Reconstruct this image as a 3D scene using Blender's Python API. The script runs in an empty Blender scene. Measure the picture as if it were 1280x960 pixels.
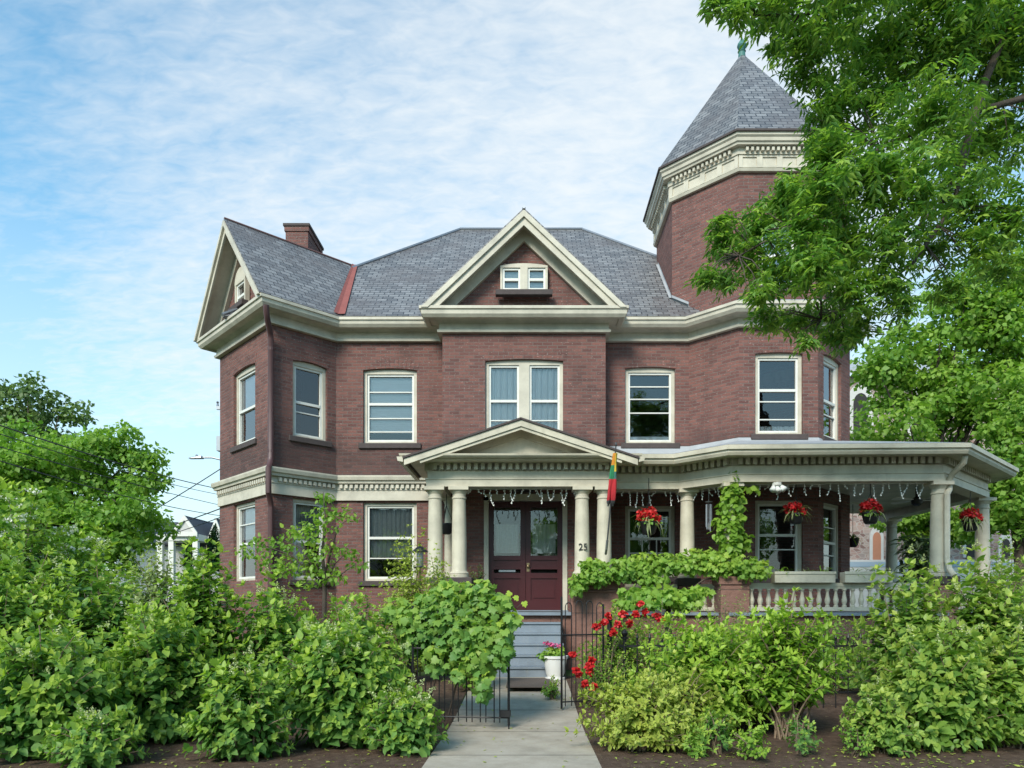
import bpy, bmesh, math, random
import numpy as np
from mathutils import Vector
R = math.radians
SC = bpy.context.scene
COL = SC.collection
# ------------------------------------------------------------------ camera, sky, sun, exposure
F, CX, CY, EYE = 930.0, 660.0, 757.0, 1.5          # focal length and principal point in photo pixels (1280x960)
cam = bpy.data.cameras.new('camera'); cam_o = bpy.data.objects.new('camera', cam); COL.objects.link(cam_o)
cam.sensor_width = 36.0; cam.lens = F / 1280 * 36
cam.shift_x = (640 - CX) / 1280; cam.shift_y = (CY - 480) / 1280
cam.clip_start = 0.1; cam.clip_end = 3000
cam_o.location = (0, 0, EYE); cam_o.rotation_euler = (R(90), 0, 0)
SC.camera = cam_o
SC.render.engine = 'CYCLES'
SC.view_settings.view_transform = 'Standard'; SC.view_settings.look = 'None'
SC.view_settings.exposure = 1.60; SC.view_settings.gamma = 1.0; SC.view_settings.use_curve_mapping = False
SC.render.resolution_x = 1024; SC.render.resolution_y = 768
SC.cycles.max_bounces = 7; SC.cycles.diffuse_bounces = 3; SC.cycles.glossy_bounces = 3
SC.cycles.transparent_max_bounces = 8; SC.cycles.transmission_bounces = 4
SUN_DIR = Vector((-0.38, -0.85, 0.70)).normalized()          # towards the sun: behind the camera, left, high
sun = bpy.data.lights.new('sun', 'SUN'); sun_o = bpy.data.objects.new('sun', sun); COL.objects.link(sun_o)
sun.energy = 1.5; sun.angle = R(20); sun.color = (1.0, 0.93, 0.83)
sun_o.rotation_euler = (-SUN_DIR).to_track_quat('-Z', 'Y').to_euler(); sun_o.location = (-20, -25, 40)

def nd(nt, typ, **kw):
    n = nt.nodes.new(typ)
    for k, v in kw.items():
        if k.startswith('i_'):
            n.inputs[k[2:].replace('_', ' ')].default_value = v
        else: setattr(n, k, v)
    return n

world = bpy.data.worlds.new('World'); SC.world = world; world.use_nodes = True
nt = world.node_tree; nt.nodes.clear()
sky = nd(nt, 'ShaderNodeTexSky', sky_type='NISHITA', sun_disc=False)
sky.sun_elevation = math.asin(SUN_DIR.z); sky.sun_rotation = math.atan2(SUN_DIR.x, SUN_DIR.y)
sky.air_density = 1.1; sky.dust_density = 0.6; sky.ozone_density = 1.2
tc = nd(nt, 'ShaderNodeTexCoord')
sx = nd(nt, 'ShaderNodeSeparateXYZ'); nt.links.new(tc.outputs['Generated'], sx.inputs[0])
def mth(op, a=None, b=None, c=None, clamp=False, tree=None):
    t = tree or nt
    m = t.nodes.new('ShaderNodeMath'); m.operation = op; m.use_clamp = clamp
    for i, v in enumerate((a, b, c)):
        if v is None: continue
        if isinstance(v, (int, float)): m.inputs[i].default_value = v
        else: t.links.new(v, m.inputs[i])
    return m.outputs[0]
zz = mth('ADD', mth('MAXIMUM', sx.outputs[2], 0.0), 0.22)
cu = mth('DIVIDE', sx.outputs[0], zz); cv = mth('DIVIDE', sx.outputs[1], zz)
cxyz = nd(nt, 'ShaderNodeCombineXYZ'); nt.links.new(cu, cxyz.inputs[0]); nt.links.new(cv, cxyz.inputs[1])
mp = nd(nt, 'ShaderNodeMapping'); mp.inputs['Rotation'].default_value = (0, 0, R(28)); mp.inputs['Scale'].default_value = (0.75, 1.5, 1)
nt.links.new(cxyz.outputs[0], mp.inputs[0])
def cnoise(scale, detail, rough, dist, loc):
    n = nd(nt, 'ShaderNodeTexNoise'); n.inputs['Scale'].default_value = scale; n.inputs['Detail'].default_value = detail
    n.inputs['Roughness'].default_value = rough; n.inputs['Distortion'].default_value = dist
    a = nd(nt, 'ShaderNodeVectorMath'); a.operation = 'ADD'; a.inputs[1].default_value = loc
    nt.links.new(mp.outputs[0], a.inputs[0]); nt.links.new(a.outputs[0], n.inputs['Vector'])
    return n.outputs['Fac']
big = cnoise(0.85, 3, 0.5, 0.3, (3.1, 7.7, 0))
mid = cnoise(4.5, 6, 0.62, 0.6, (11.3, 2.1, 0))
fine = cnoise(24.0, 3, 0.6, 0.4, (5.3, 1.1, 0))
# the bank of cloud stands over the house roof (direction), thinning to the upper left
dv = nd(nt, 'ShaderNodeVectorMath'); dv.operation = 'DOT_PRODUCT'; dv.inputs[1].default_value = Vector((0.06, 0.85, 0.42)).normalized()
nt.links.new(tc.outputs['Generated'], dv.inputs[0])
bank = nd(nt, 'ShaderNodeMapRange'); bank.inputs['From Min'].default_value = 0.80; bank.inputs['From Max'].default_value = 0.995
nt.links.new(dv.outputs['Value'], bank.inputs['Value'])
dv2 = nd(nt, 'ShaderNodeVectorMath'); dv2.operation = 'DOT_PRODUCT'; dv2.inputs[1].default_value = Vector((-0.50, 0.85, 0.36)).normalized()
nt.links.new(tc.outputs['Generated'], dv2.inputs[0])
bank2 = nd(nt, 'ShaderNodeMapRange'); bank2.inputs['From Min'].default_value = 0.93; bank2.inputs['From Max'].default_value = 1.0; bank2.inputs['To Max'].default_value = 0.42
nt.links.new(dv2.outputs['Value'], bank2.inputs['Value'])
bankv = mth('ADD', mth('POWER', bank.outputs[0], 1.3), bank2.outputs[0])
s1 = mth('MULTIPLY', mth('SUBTRACT', big, 0.5), 1.0)
s2 = mth('MULTIPLY', mth('SUBTRACT', mid, 0.5), 0.65)
s3 = mth('MULTIPLY', mth('SUBTRACT', fine, 0.5), 0.65)
tot = mth('ADD', mth('ADD', s1, s2), mth('ADD', s3, mth('ADD', mth('MULTIPLY', bankv, 0.80), 0.03)))
mask = nd(nt, 'ShaderNodeMapRange', interpolation_type='SMOOTHSTEP'); mask.inputs['From Min'].default_value = -0.25; mask.inputs['From Max'].default_value = 1.15
nt.links.new(tot, mask.inputs['Value'])
hz = nd(nt, 'ShaderNodeMapRange'); hz.inputs['From Min'].default_value = 0.0; hz.inputs['From Max'].default_value = 0.50
hz.inputs['To Min'].default_value = 0.92; hz.inputs['To Max'].default_value = 0.0
nt.links.new(sx.outputs[2], hz.inputs['Value'])
mk = mth('MAXIMUM', mask.outputs[0], hz.outputs[0])
mk = mth('MULTIPLY', mk, 0.97)
sat = nd(nt, 'ShaderNodeMix', data_type='RGBA', blend_type='MULTIPLY'); sat.inputs['Factor'].default_value = 1.0
sat.inputs['B'].default_value = (0.30, 0.58, 0.60, 1)
nt.links.new(sky.outputs[0], sat.inputs['A'])
mx = nd(nt, 'ShaderNodeMix', data_type='RGBA'); mx.inputs['B'].default_value = (2.15, 2.26, 2.31, 1)
nt.links.new(mk, mx.inputs['Factor']); nt.links.new(sat.outputs['Result'], mx.inputs['A'])
bg = nd(nt, 'ShaderNodeBackground'); bg.inputs['Strength'].default_value = 0.145
nt.links.new(mx.outputs['Result'], bg.inputs['Color'])
wo = nd(nt, 'ShaderNodeOutputWorld'); nt.links.new(bg.outputs[0], wo.inputs['Surface'])

# ------------------------------------------------------------------ helpers
def P(px, py, d): return Vector(((px - CX) / F * d, d, EYE + (CY - py) / F * d))
def X(px, d): return (px - CX) / F * d
def Z(py, d): return EYE + (CY - py) / F * d
def gz(x, y):
    t = min(1.0, max(0.0, (y - 8.5) / 4.5)); return 0.24 * t * t * (3 - 2 * t)
WL = {}
def setp(o, label=None, cat=None, group=None, kind=None):
    if label: o['label'] = label
    if cat: o['category'] = cat
    if group: o['group'] = group
    if kind: o['kind'] = kind
    return o
def empty(name, loc, label=None, cat=None, group=None):
    o = bpy.data.objects.new(name, None); o.empty_display_size = 0.3; COL.objects.link(o)
    o.location = loc; WL[o] = Vector(loc); return setp(o, label, cat, group)
def link_mesh(name, me, origin, parent):
    o = bpy.data.objects.new(name, me); COL.objects.link(o)
    if parent is not None:
        o.parent = parent; o.location = origin - WL[parent]
    else: o.location = origin
    WL[o] = origin.copy(); return o
class MB:
    def __init__(s): s.v = []; s.f = []; s.m = []; s.cur = 0
    def add(s, vs, fs):
        b = len(s.v); s.v += [tuple(v) for v in vs]; s.f += [tuple(i + b for i in f) for f in fs]; s.m += [s.cur] * len(fs)
        return s
    def hexa(s, p):  # 8 points: bottom loop 0-3, top loop 4-7
        return s.add(p, [(3, 2, 1, 0), (4, 5, 6, 7), (0, 1, 5, 4), (1, 2, 6, 5), (2, 3, 7, 6), (3, 0, 4, 7)])
    def box(s, x0, x1, y0, y1, z0, z1):
        return s.hexa([(x0, y0, z0), (x1, y0, z0), (x1, y1, z0), (x0, y1, z0), (x0, y0, z1), (x1, y0, z1), (x1, y1, z1), (x0, y1, z1)])
    def tube(s, pts, rad, n=8, cap=True):
        pts = [Vector(p) for p in pts]; k = len(pts)
        rad = [rad] * k if isinstance(rad, (int, float)) else rad
        vs = []; up = None
        for i, p in enumerate(pts):
            t = (pts[min(i + 1, k - 1)] - pts[max(i - 1, 0)]).normalized()
            if up is None: up = Vector((0, 0, 1)) if abs(t.z) < 0.9 else Vector((1, 0, 0))
            a = t.cross(up).normalized(); b = a.cross(t).normalized(); up = b
            for j in range(n):
                an = 2 * math.pi * j / n; vs.append(p + a * (math.cos(an) * rad[i]) + b * (math.sin(an) * rad[i]))
        fs = [(i * n + j, i * n + (j + 1) % n, (i + 1) * n + (j + 1) % n, (i + 1) * n + j) for i in range(k - 1) for j in range(n)]
        if cap: fs += [tuple(range(n))[::-1], tuple((k - 1) * n + j for j in range(n))]
        return s.add(vs, fs)
    def lathe(s, c, prof, n=20):  # prof: (r, z) from bottom up; axis vertical at c
        vs = []; 
        for r, z in prof:
            for j in range(n):
                a = 2 * math.pi * j / n; vs.append((c[0] + r * math.cos(a), c[1] + r * math.sin(a), c[2] + z))
        k = len(prof)
        fs = [(i * n + j, i * n + (j + 1) % n, (i + 1) * n + (j + 1) % n, (i + 1) * n + j) for i in range(k - 1) for j in range(n)]
        fs += [tuple(range(n))[::-1], tuple((k - 1) * n + j for j in range(n))]
        return s.add(vs, fs)
    def prism(s, poly, dvec):  # planar polygon (3d points) extruded by dvec
        n = len(poly); d = Vector(dvec); a = [Vector(p) for p in poly]
        return s.add(a + [p + d for p in a], [tuple(range(n))[::-1], tuple(range(n, 2 * n))] + [(i, (i + 1) % n, n + (i + 1) % n, n + i) for i in range(n)])
    def sweep(s, path, prof, closed=False):
        path = [Vector((p[0], p[1])) for p in path]; n = len(path); off = []
        for i in range(n):
            def nrm(a, b):
                t = (b - a).normalized(); return Vector((t.y, -t.x))
            if closed: n1 = nrm(path[i - 1], path[i]); n2 = nrm(path[i], path[(i + 1) % n])
            else:
                n1 = nrm(path[max(i - 1, 0)], path[max(i - 1, 0) + 1]); n2 = nrm(path[min(i, n - 2)], path[min(i, n - 2) + 1])
            off.append((n1 + n2) / (1 + n1.dot(n2)))
        k = len(prof); vs = []
        for i in range(n):
            for o, z in prof: q = path[i] + off[i] * o; vs.append((q.x, q.y, z))
        fs = []
        for i in range(n if closed else n - 1):
            i2 = (i + 1) % n
            for j in range(k): j2 = (j + 1) % k; fs.append((i * k + j, i2 * k + j, i2 * k + j2, i * k + j2))
        if not closed: fs += [tuple(range(k))[::-1], tuple((n - 1) * k + j for j in range(k))]
        return s.add(vs, fs)
    def build(s, name, mat, parent=None, smooth=False, uv=True, recalc=True, origin=None, bevel=0):
        V = np.array(s.v, dtype=np.float64)
        if origin is None:
            lo, hi = V.min(0), V.max(0); origin = Vector(((lo[0] + hi[0]) / 2, (lo[1] + hi[1]) / 2, lo[2]))
        origin = Vector(origin)
        me = bpy.data.meshes.new(name); me.from_pydata((V - np.array(origin)).tolist(), [], s.f)
        for mt in (mat if isinstance(mat, (list, tuple)) else [mat]): me.materials.append(mt)
        if isinstance(mat, (list, tuple)): me.polygons.foreach_set('material_index', s.m)
        if recalc:
            bm = bmesh.new(); bm.from_mesh(me); bmesh.ops.recalc_face_normals(bm, faces=bm.faces)
            if bevel: bmesh.ops.bevel(bm, geom=[e for e in bm.edges], offset=bevel, segments=1, affect='EDGES', clamp_overlap=True)
            bm.to_mesh(me); bm.free()
        if uv: uv_m(me, origin)
        if smooth:
            me.polygons.foreach_set('use_smooth', [True] * len(me.polygons))
            if smooth != 'all': me.set_sharp_from_angle(angle=R(35))
        return link_mesh(name, me, origin, parent)
def uv_m(me, origin):
    L = me.uv_layers.new(name='UVMap'); o = origin
    for p in me.polygons:
        n = p.normal
        t = Vector((-n.y, n.x, 0)) if abs(n.z) < 0.985 else Vector((1, 0, 0))
        t.normalize(); b = n.cross(t)
        for li in p.loop_indices:
            q = me.vertices[me.loops[li].vertex_index].co + o
            L.data[li].uv = (q.dot(t), q.dot(b))
class Seg:
    def __init__(s, p, q):
        s.p = Vector((p[0], p[1])); s.q = Vector((q[0], q[1])); s.L = (s.q - s.p).length
        s.t = (s.q - s.p).normalized(); s.n = Vector((s.t.y, -s.t.x))
    def pt(s, u, o, z): q = s.p + s.t * u + s.n * o; return Vector((q.x, q.y, z))
    def upx(s, px):  # where the ray through photo column px meets the wall
        k = (px - CX) / F; return (s.p.x - k * s.p.y) / (k * s.t.y - s.t.x)
    def box(s, mb, u0, u1, o0, o1, z0, z1):
        mb.hexa([s.pt(u0, o0, z0), s.pt(u1, o0, z0), s.pt(u1, o1, z0), s.pt(u0, o1, z0), s.pt(u0, o0, z1), s.pt(u1, o0, z1), s.pt(u1, o1, z1), s.pt(u0, o1, z1)])
    def depth(s, u): return s.pt(u, 0, 0).y
def dentils(mb, path, o0, o1, z0, z1, w, pitch, trim=0.05, closed=False):
    pts = list(path) + ([path[0]] if closed else [])
    for a, b in zip(pts[:-1], pts[1:]):
        g = Seg(a, b); n = max(1, int((g.L - 2 * trim) / pitch)); st = (g.L - n * pitch) / 2
        for i in range(n): g.box(mb, st + (i + 0.5) * pitch - w / 2, st + (i + 0.5) * pitch + w / 2, o0, o1, z0, z1)

# ------------------------------------------------------------------ materials
def mat_new(name):
    m = bpy.data.materials.new(name); m.use_nodes = True; t = m.node_tree
    return m, t, t.nodes['Principled BSDF']
def mixc(t, fac, a, b, mode='MIX'):
    n = nd(t, 'ShaderNodeMix', data_type='RGBA', blend_type=mode)
    for k, v in (('Factor', fac), ('A', a), ('B', b)):
        if isinstance(v, (int, float)): n.inputs[k].default_value = v
        elif isinstance(v, tuple): n.inputs[k].default_value = v if len(v) == 4 else v + (1,)
        else: t.links.new(v, n.inputs[k])
    return n.outputs['Result']
def noise(t, scale, detail=4, rough=0.55, coord='Object', dist=0, stretch=None):
    c = nd(t, 'ShaderNodeTexCoord'); n = nd(t, 'ShaderNodeTexNoise')
    n.inputs['Scale'].default_value = scale; n.inputs['Detail'].default_value = detail; n.inputs['Roughness'].default_value = rough; n.inputs['Distortion'].default_value = dist
    src = c.outputs[coord]
    if stretch:
        m = nd(t, 'ShaderNodeMapping'); m.inputs['Scale'].default_value = stretch; t.links.new(src, m.inputs[0]); src = m.outputs[0]
    t.links.new(src, n.inputs['Vector']); return n.outputs['Fac']
def ramp(t, fac, stops):
    r = nd(t, 'ShaderNodeValToRGB'); e = r.color_ramp.elements
    while len(e) < len(stops): e.new(0.5)
    for i, (p, c) in enumerate(stops):
        e[i].position = p; e[i].color = (c, c, c, 1) if isinstance(c, (int, float)) else tuple(c) + (1,)
    t.links.new(fac, r.inputs[0]); return r.outputs[0]
def bump(t, b, h, strength, dist=0.02):
    n = nd(t, 'ShaderNodeBump'); n.inputs['Strength'].default_value = strength; n.inputs['Distance'].default_value = dist
    t.links.new(h, n.inputs['Height']); t.links.new(n.outputs[0], b.inputs['Normal'])
def simple(name, col, rough=0.6, var=0.15, scale=6, metal=0.0, bmp=0.0, spec=0.4):
    m, t, b = mat_new(name)
    d = tuple(c * (1 - var) for c in col); l = tuple(min(1, c * (1 + var * 0.6)) for c in col)
    t.links.new(mixc(t, noise(t, scale), d, l), b.inputs['Base Color'])
    b.inputs['Roughness'].default_value = rough; b.inputs['Metallic'].default_value = metal; b.inputs['Specular IOR Level'].default_value = spec
    if bmp: bump(t, b, noise(t, scale * 5, 5), bmp)
    return m
def uvbrick(t, w, h, mortar, c1, c2, cm, offset=0.5, bias=0.0, smooth=0.1):
    u = nd(t, 'ShaderNodeUVMap'); u.uv_map = 'UVMap'
    br = nd(t, 'ShaderNodeTexBrick'); br.offset = offset
    br.inputs['Scale'].default_value = 1; br.inputs['Brick Width'].default_value = w; br.inputs['Row Height'].default_value = h
    br.inputs['Mortar Size'].default_value = mortar; br.inputs['Mortar Smooth'].default_value = smooth; br.inputs['Bias'].default_value = bias
    br.inputs['Color1'].default_value = c1 + (1,); br.inputs['Color2'].default_value = c2 + (1,); br.inputs['Mortar'].default_value = cm + (1,)
    t.links.new(u.outputs[0], br.inputs['Vector']); return br
def m_brick():
    m, t, b = mat_new('red_brick')
    br = uvbrick(t, 0.215, 0.072, 0.009, (0.222, 0.097, 0.079), (0.120, 0.055, 0.049), (0.150, 0.118, 0.105))
    c = br.outputs['Color']
    c = mixc(t, ramp(t, noise(t, 0.9, 5, 0.6), [(0.35, 0.0), (0.7, 1.0)]), c, mixc(t, 0.28, c, (0.225, 0.105, 0.092)))
    c = mixc(t, mth('MULTIPLY', ramp(t, noise(t, 1.6, 5, 0.65, stretch=(1, 1, 0.25)), [(0.50, 0), (0.78, 1)]), 0.62, tree=t), c, (0.065, 0.038, 0.034))
    sp = ramp(t, noise(t, 19, 2, 0.5, stretch=(1, 1, 2.0)), [(0.665, 0), (0.70, 1)])
    c = mixc(t, mth('MULTIPLY', sp, 0.55, tree=t), c, (0.42, 0.30, 0.27))
    # soot and splash staining just above the porch roof and the belt course, with its own ragged edge
    gco = nd(t, 'ShaderNodeNewGeometry'); sp3 = nd(t, 'ShaderNodeSeparateXYZ'); t.links.new(gco.outputs['Position'], sp3.inputs[0])
    band = nd(t, 'ShaderNodeMapRange'); band.inputs['From Min'].default_value = 5.75; band.inputs['From Max'].default_value = 4.95; t.links.new(sp3.outputs[2], band.inputs['Value'])
    b2 = nd(t, 'ShaderNodeMapRange'); b2.inputs['From Min'].default_value = 4.2; b2.inputs['From Max'].default_value = 4.5; t.links.new(sp3.outputs[2], b2.inputs['Value'])
    stn = ramp(t, mth('ADD', mth('MULTIPLY', band.outputs[0], 0.45, tree=t), noise(t, 1.3, 6, 0.7), tree=t), [(0.66, 0), (0.95, 1)])
    c = mixc(t, mth('MULTIPLY', mth('MULTIPLY', stn, b2.outputs[0], tree=t), 0.55, tree=t), c, (0.045, 0.035, 0.034))
    t.links.new(c, b.inputs['Base Color']); b.inputs['Roughness'].default_value = 0.85; b.inputs['Specular IOR Level'].default_value = 0.25
    h = mth('SUBTRACT', noise(t, 40, 3), br.outputs['Fac'], tree=t); bump(t, b, h, 0.7, 0.02)
    return m
def m_slate():
    m, t, b = mat_new('grey_slate')
    br = uvbrick(t, 0.24, 0.135, 0.011, (0.240, 0.236, 0.236), (0.118, 0.116, 0.120), (0.022, 0.022, 0.026), bias=0.1)  # near-black joints: the shadow under each slate row, put into the colour
    c = br.outputs['Color']
    c = mixc(t, ramp(t, noise(t, 0.8, 5, 0.65), [(0.45, 0), (0.68, 1)]), c, mixc(t, 0.70, c, (0.112, 0.095, 0.092)))
    st = ramp(t, noise(t, 1.8, 6, 0.7, stretch=(3, 3, 1)), [(0.56, 0), (0.75, 1)])
    c = mixc(t, mth('MULTIPLY', st, 0.5, tree=t), c, (0.34, 0.34, 0.36))
    t.links.new(c, b.inputs['Base Color']); b.inputs['Roughness'].default_value = 0.42
    # each slate lies tilted: saw-tooth height along the slope
    u = nd(t, 'ShaderNodeUVMap'); u.uv_map = 'UVMap'; s = nd(t, 'ShaderNodeSeparateXYZ'); t.links.new(u.outputs[0], s.inputs[0])
    fr = mth('FRACT', mth('DIVIDE', s.outputs[1], 0.135, tree=t), tree=t)
    h = mth('SUBTRACT', mth('MULTIPLY', fr, -1.0, tree=t), mth('MULTIPLY', br.outputs['Fac'], 0.6, tree=t), tree=t); bump(t, b, h, 0.6, 0.02)
    return m
def m_stone(name, c1, c2, cm, w=0.55, h=0.3, rough=0.9, scale=3.0, bstr=0.9):
    m, t, b = mat_new(name)
    br = uvbrick(t, w, h, 0.012, c1, c2, cm, smooth=0.4)
    n = noise(t, scale, 7, 0.65)
    c = mixc(t, ramp(t, n, [(0.3, 0), (0.75, 1)]), br.outputs['Color'], mixc(t, 0.5, br.outputs['Color'], (c1[0] * 1.5, c1[1] * 1.4, c1[2] * 1.3)))
    t.links.new(c, b.inputs['Base Color']); b.inputs['Roughness'].default_value = rough
    bump(t, b, mth('SUBTRACT', n, mth('MULTIPLY', br.outputs['Fac'], 0.5, tree=t), tree=t), bstr, 0.06); return m
def m_rubble():
    m, t, b = mat_new('rubble_stone'); c = nd(t, 'ShaderNodeUVMap'); c.uv_map = 'UVMap'
    mpn = nd(t, 'ShaderNodeMapping'); mpn.inputs['Scale'].default_value = (3.8, 7.0, 1); t.links.new(c.outputs[0], mpn.inputs[0])
    v = nd(t, 'ShaderNodeTexVoronoi'); v.inputs['Scale'].default_value = 1; t.links.new(mpn.outputs[0], v.inputs['Vector'])
    e = nd(t, 'ShaderNodeTexVoronoi', feature='DISTANCE_TO_EDGE'); e.inputs['Scale'].default_value = 1; t.links.new(mpn.outputs[0], e.inputs['Vector'])
    s = nd(t, 'ShaderNodeSeparateColor'); t.links.new(v.outputs['Color'], s.inputs[0])
    cc = ramp(t, s.outputs[0], [(0, (0.16, 0.095, 0.085)), (0.35, (0.30, 0.19, 0.165)), (0.7, (0.36, 0.27, 0.235)), (1, (0.22, 0.18, 0.17))])
    cc = mixc(t, ramp(t, e.outputs['Distance'], [(0.0, 1), (0.09, 0)]), cc, (0.38, 0.34, 0.31))
    t.links.new(cc, b.inputs['Base Color']); b.inputs['Roughness'].default_value = 0.9; return m
def m_paint(name, col, dirt=0.25, rough=0.5):
    m, t, b = mat_new(name)
    c = mixc(t, ramp(t, noise(t, 2.2, 6, 0.65), [(0.4, 0), (0.8, 1)]), col, tuple(x * (1 - dirt) for x in col))
    c = mixc(t, mth('MULTIPLY', ramp(t, noise(t, 5, 5, 0.7, stretch=(1, 1, 0.15)), [(0.58, 0), (0.75, 1)]), dirt, tree=t), c, (0.30, 0.27, 0.20))
    t.links.new(c, b.inputs['Base Color']); b.inputs['Roughness'].default_value = rough; b.inputs['Specular IOR Level'].default_value = 0.35
    bump(t, b, noise(t, 30, 3), 0.08); return m
def m_glass():
    m = bpy.data.materials.new('window_glass'); m.use_nodes = True; t = m.node_tree; t.nodes.clear()
    o = nd(t, 'ShaderNodeOutputMaterial'); mxs = nd(t, 'ShaderNodeMixShader'); fr = nd(t, 'ShaderNodeFresnel'); fr.inputs['IOR'].default_value = 1.62
    tr = nd(t, 'ShaderNodeBsdfTransparent'); tr.inputs['Color'].default_value = (0.92, 0.95, 0.95, 1)
    gl = nd(t, 'ShaderNodeBsdfGlossy'); gl.inputs['Roughness'].default_value = 0.02
    bp = nd(t, 'ShaderNodeBump'); bp.inputs['Strength'].default_value = 0.12; bp.inputs['Distance'].default_value = 0.02
    t.links.new(noise(t, 2.5, 2), bp.inputs['Height']); t.links.new(bp.outputs[0], gl.inputs['Normal'])
    g = mth('MULTIPLY', fr.outputs[0], 2.2, tree=t, clamp=True)
    t.links.new(g, mxs.inputs[0]); t.links.new(tr.outputs[0], mxs.inputs[1]); t.links.new(gl.outputs[0], mxs.inputs[2]); t.links.new(mxs.outputs[0], o.inputs[0]); return m
def m_leaf(name, dark, light, new, trans=0.35, rough=0.45, spec=0.35, edge=None):
    m = bpy.data.materials.new(name); m.use_nodes = True; t = m.node_tree; b = t.nodes['Principled BSDF']; o = t.nodes['Material Output']
    a = nd(t, 'ShaderNodeAttribute'); a.attribute_name = 'tint'; s = nd(t, 'ShaderNodeSeparateColor'); t.links.new(a.outputs['Color'], s.inputs[0])
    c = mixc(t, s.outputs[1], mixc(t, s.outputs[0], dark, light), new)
    if edge: c = mixc(t, mth('MULTIPLY', s.outputs[2], 0.85, tree=t), c, edge)
    t.links.new(c, b.inputs['Base Color']); b.inputs['Roughness'].default_value = rough; b.inputs['Specular IOR Level'].default_value = spec
    tl = nd(t, 'ShaderNodeBsdfTranslucent'); t.links.new(mixc(t, 1.0, c, (1.0, 1.15, 0.5), 'MULTIPLY'), tl.inputs['Color'])
    ms = nd(t, 'ShaderNodeMixShader'); ms.inputs[0].default_value = trans
    t.links.new(b.outputs[0], ms.inputs[1]); t.links.new(tl.outputs[0], ms.inputs[2]); t.links.new(ms.outputs[0], o.inputs['Surface']); return m
def m_ground(name, stops, scale, bstr, rough=0.95, extra=None):
    m, t, b = mat_new(name); n = noise(t, scale, 10, 0.7)
    c = ramp(t, n, stops)
    if extra:
        thr, col, sc = extra
        c = mixc(t, ramp(t, noise(t, sc, 2, 0.5), [(thr, 0), (thr + 0.03, 1)]), c, col)
    t.links.new(c, b.inputs['Base Color']); b.inputs['Roughness'].default_value = rough; b.inputs['Specular IOR Level'].default_value = 0.2
    bump(t, b, noise(t, scale * 4, 6, 0.7), bstr, 0.03); return m
M = {}
M['brick'] = m_brick(); M['slate'] = m_slate(); M['glass'] = m_glass()
M['trim'] = m_paint('cream_trim_paint', (0.56, 0.51, 0.41), 0.40)
M['white'] = m_paint('white_sash_paint', (0.68, 0.665, 0.61), 0.12, 0.4)
M['porch'] = m_paint('porch_cream_paint', (0.55, 0.50, 0.39), 0.40)
M['brown'] = m_stone('brownstone', (0.20, 0.105, 0.082), (0.15, 0.08, 0.065), (0.11, 0.07, 0.06), 0.9, 0.45, scale=4)
M['sill'] = simple('dark_stone_sill', (0.075, 0.058, 0.055), 0.85, 0.4, 9, bmp=0.3)
M['rubble'] = m_rubble()
M['maroon'] = simple('maroon_paint', (0.060, 0.0105, 0.0135), 0.35, 0.2, 5)
M['copper'] = simple('brown_downspout_paint', (0.085, 0.040, 0.040), 0.45, 0.25, 4)
M['red'] = simple('red_flashing_paint', (0.25, 0.075, 0.062), 0.7, 0.3, 5)
M['rust'] = simple('rusty_ridge_paint', (0.15, 0.075, 0.07), 0.8, 0.3, 5)
M['metal'] = simple('pale_roof_metal', (0.36, 0.37, 0.385), 0.6, 0.35, 3)
M['verdigris'] = simple('verdigris_copper', (0.06, 0.17, 0.15), 0.6, 0.3, 12)
M['step'] = m_paint('blue_grey_floor_paint', (0.20, 0.235, 0.275), 0.3, 0.55)
M['black'] = simple('black_iron_paint', (0.013, 0.013, 0.015), 0.45, 0.3, 30)
M['dark'] = simple('dark_interior', (0.035, 0.033, 0.032), 0.9)
M['curtain'] = simple('white_curtain', (0.72, 0.74, 0.76), 0.9, 0.1, 4)
M['blind'] = simple('pale_blind', (0.78, 0.80, 0.84), 0.8, 0.05, 4)
M['lace'] = simple('grey_lace_curtain', (0.42, 0.42, 0.40), 0.9, 0.3, 25)
M['brass'] = simple('dull_brass', (0.30, 0.22, 0.12), 0.4, 0.2, 20, metal=0.8)
M['steel'] = simple('grey_steel', (0.30, 0.31, 0.33), 0.4, 0.2, 20, metal=0.7)
M['pot'] = simple('black_plastic_pot', (0.014, 0.014, 0.016), 0.4)
M['wpot'] = simple('white_glazed_pot', (0.72, 0.71, 0.68), 0.4, 0.1, 8)
M['bulb'] = simple('milky_bulb_plastic', (0.80, 0.80, 0.76), 0.3, 0.05)
M['mat'] = simple('brown_coir_mat', (0.13, 0.10, 0.085), 1.0, 0.4, 60, bmp=0.6)
M['bark'] = simple('grey_brown_bark', (0.085, 0.066, 0.052), 0.95, 0.45, 12, bmp=0.8)
M['twig'] = simple('tan_stem', (0.22, 0.16, 0.11), 0.9, 0.4, 14)
M['gstem'] = simple('green_stem', (0.10, 0.12, 0.045), 0.8, 0.4, 14)
M['asph'] = simple('asphalt_shingle', (0.10, 0.10, 0.115), 0.9, 0.3, 8)
M['siding'] = simple('pale_grey_siding', (0.50, 0.49, 0.47), 0.7, 0.08)
M['carp'] = simple('pale_blue_car_paint', (0.40, 0.50, 0.56), 0.25, 0.05, 3)
M['tyre'] = simple('tyre_rubber', (0.02, 0.02, 0.02), 0.8)
M['terra'] = simple('terracotta_panel', (0.46, 0.20, 0.12), 0.8)
M['lstone'] = simple('pale_dressed_stone', (0.56, 0.54, 0.52), 0.85, 0.15, 6)
M['bluest'] = simple('blue_grey_stone', (0.24, 0.30, 0.34), 0.7, 0.12, 3)
M['green_f'] = simple('green_cloth', (0.03, 0.22, 0.10), 0.85, 0.2, 12)
M['orange_f'] = simple('orange_cloth', (0.72, 0.28, 0.04), 0.85, 0.2, 12)
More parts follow.
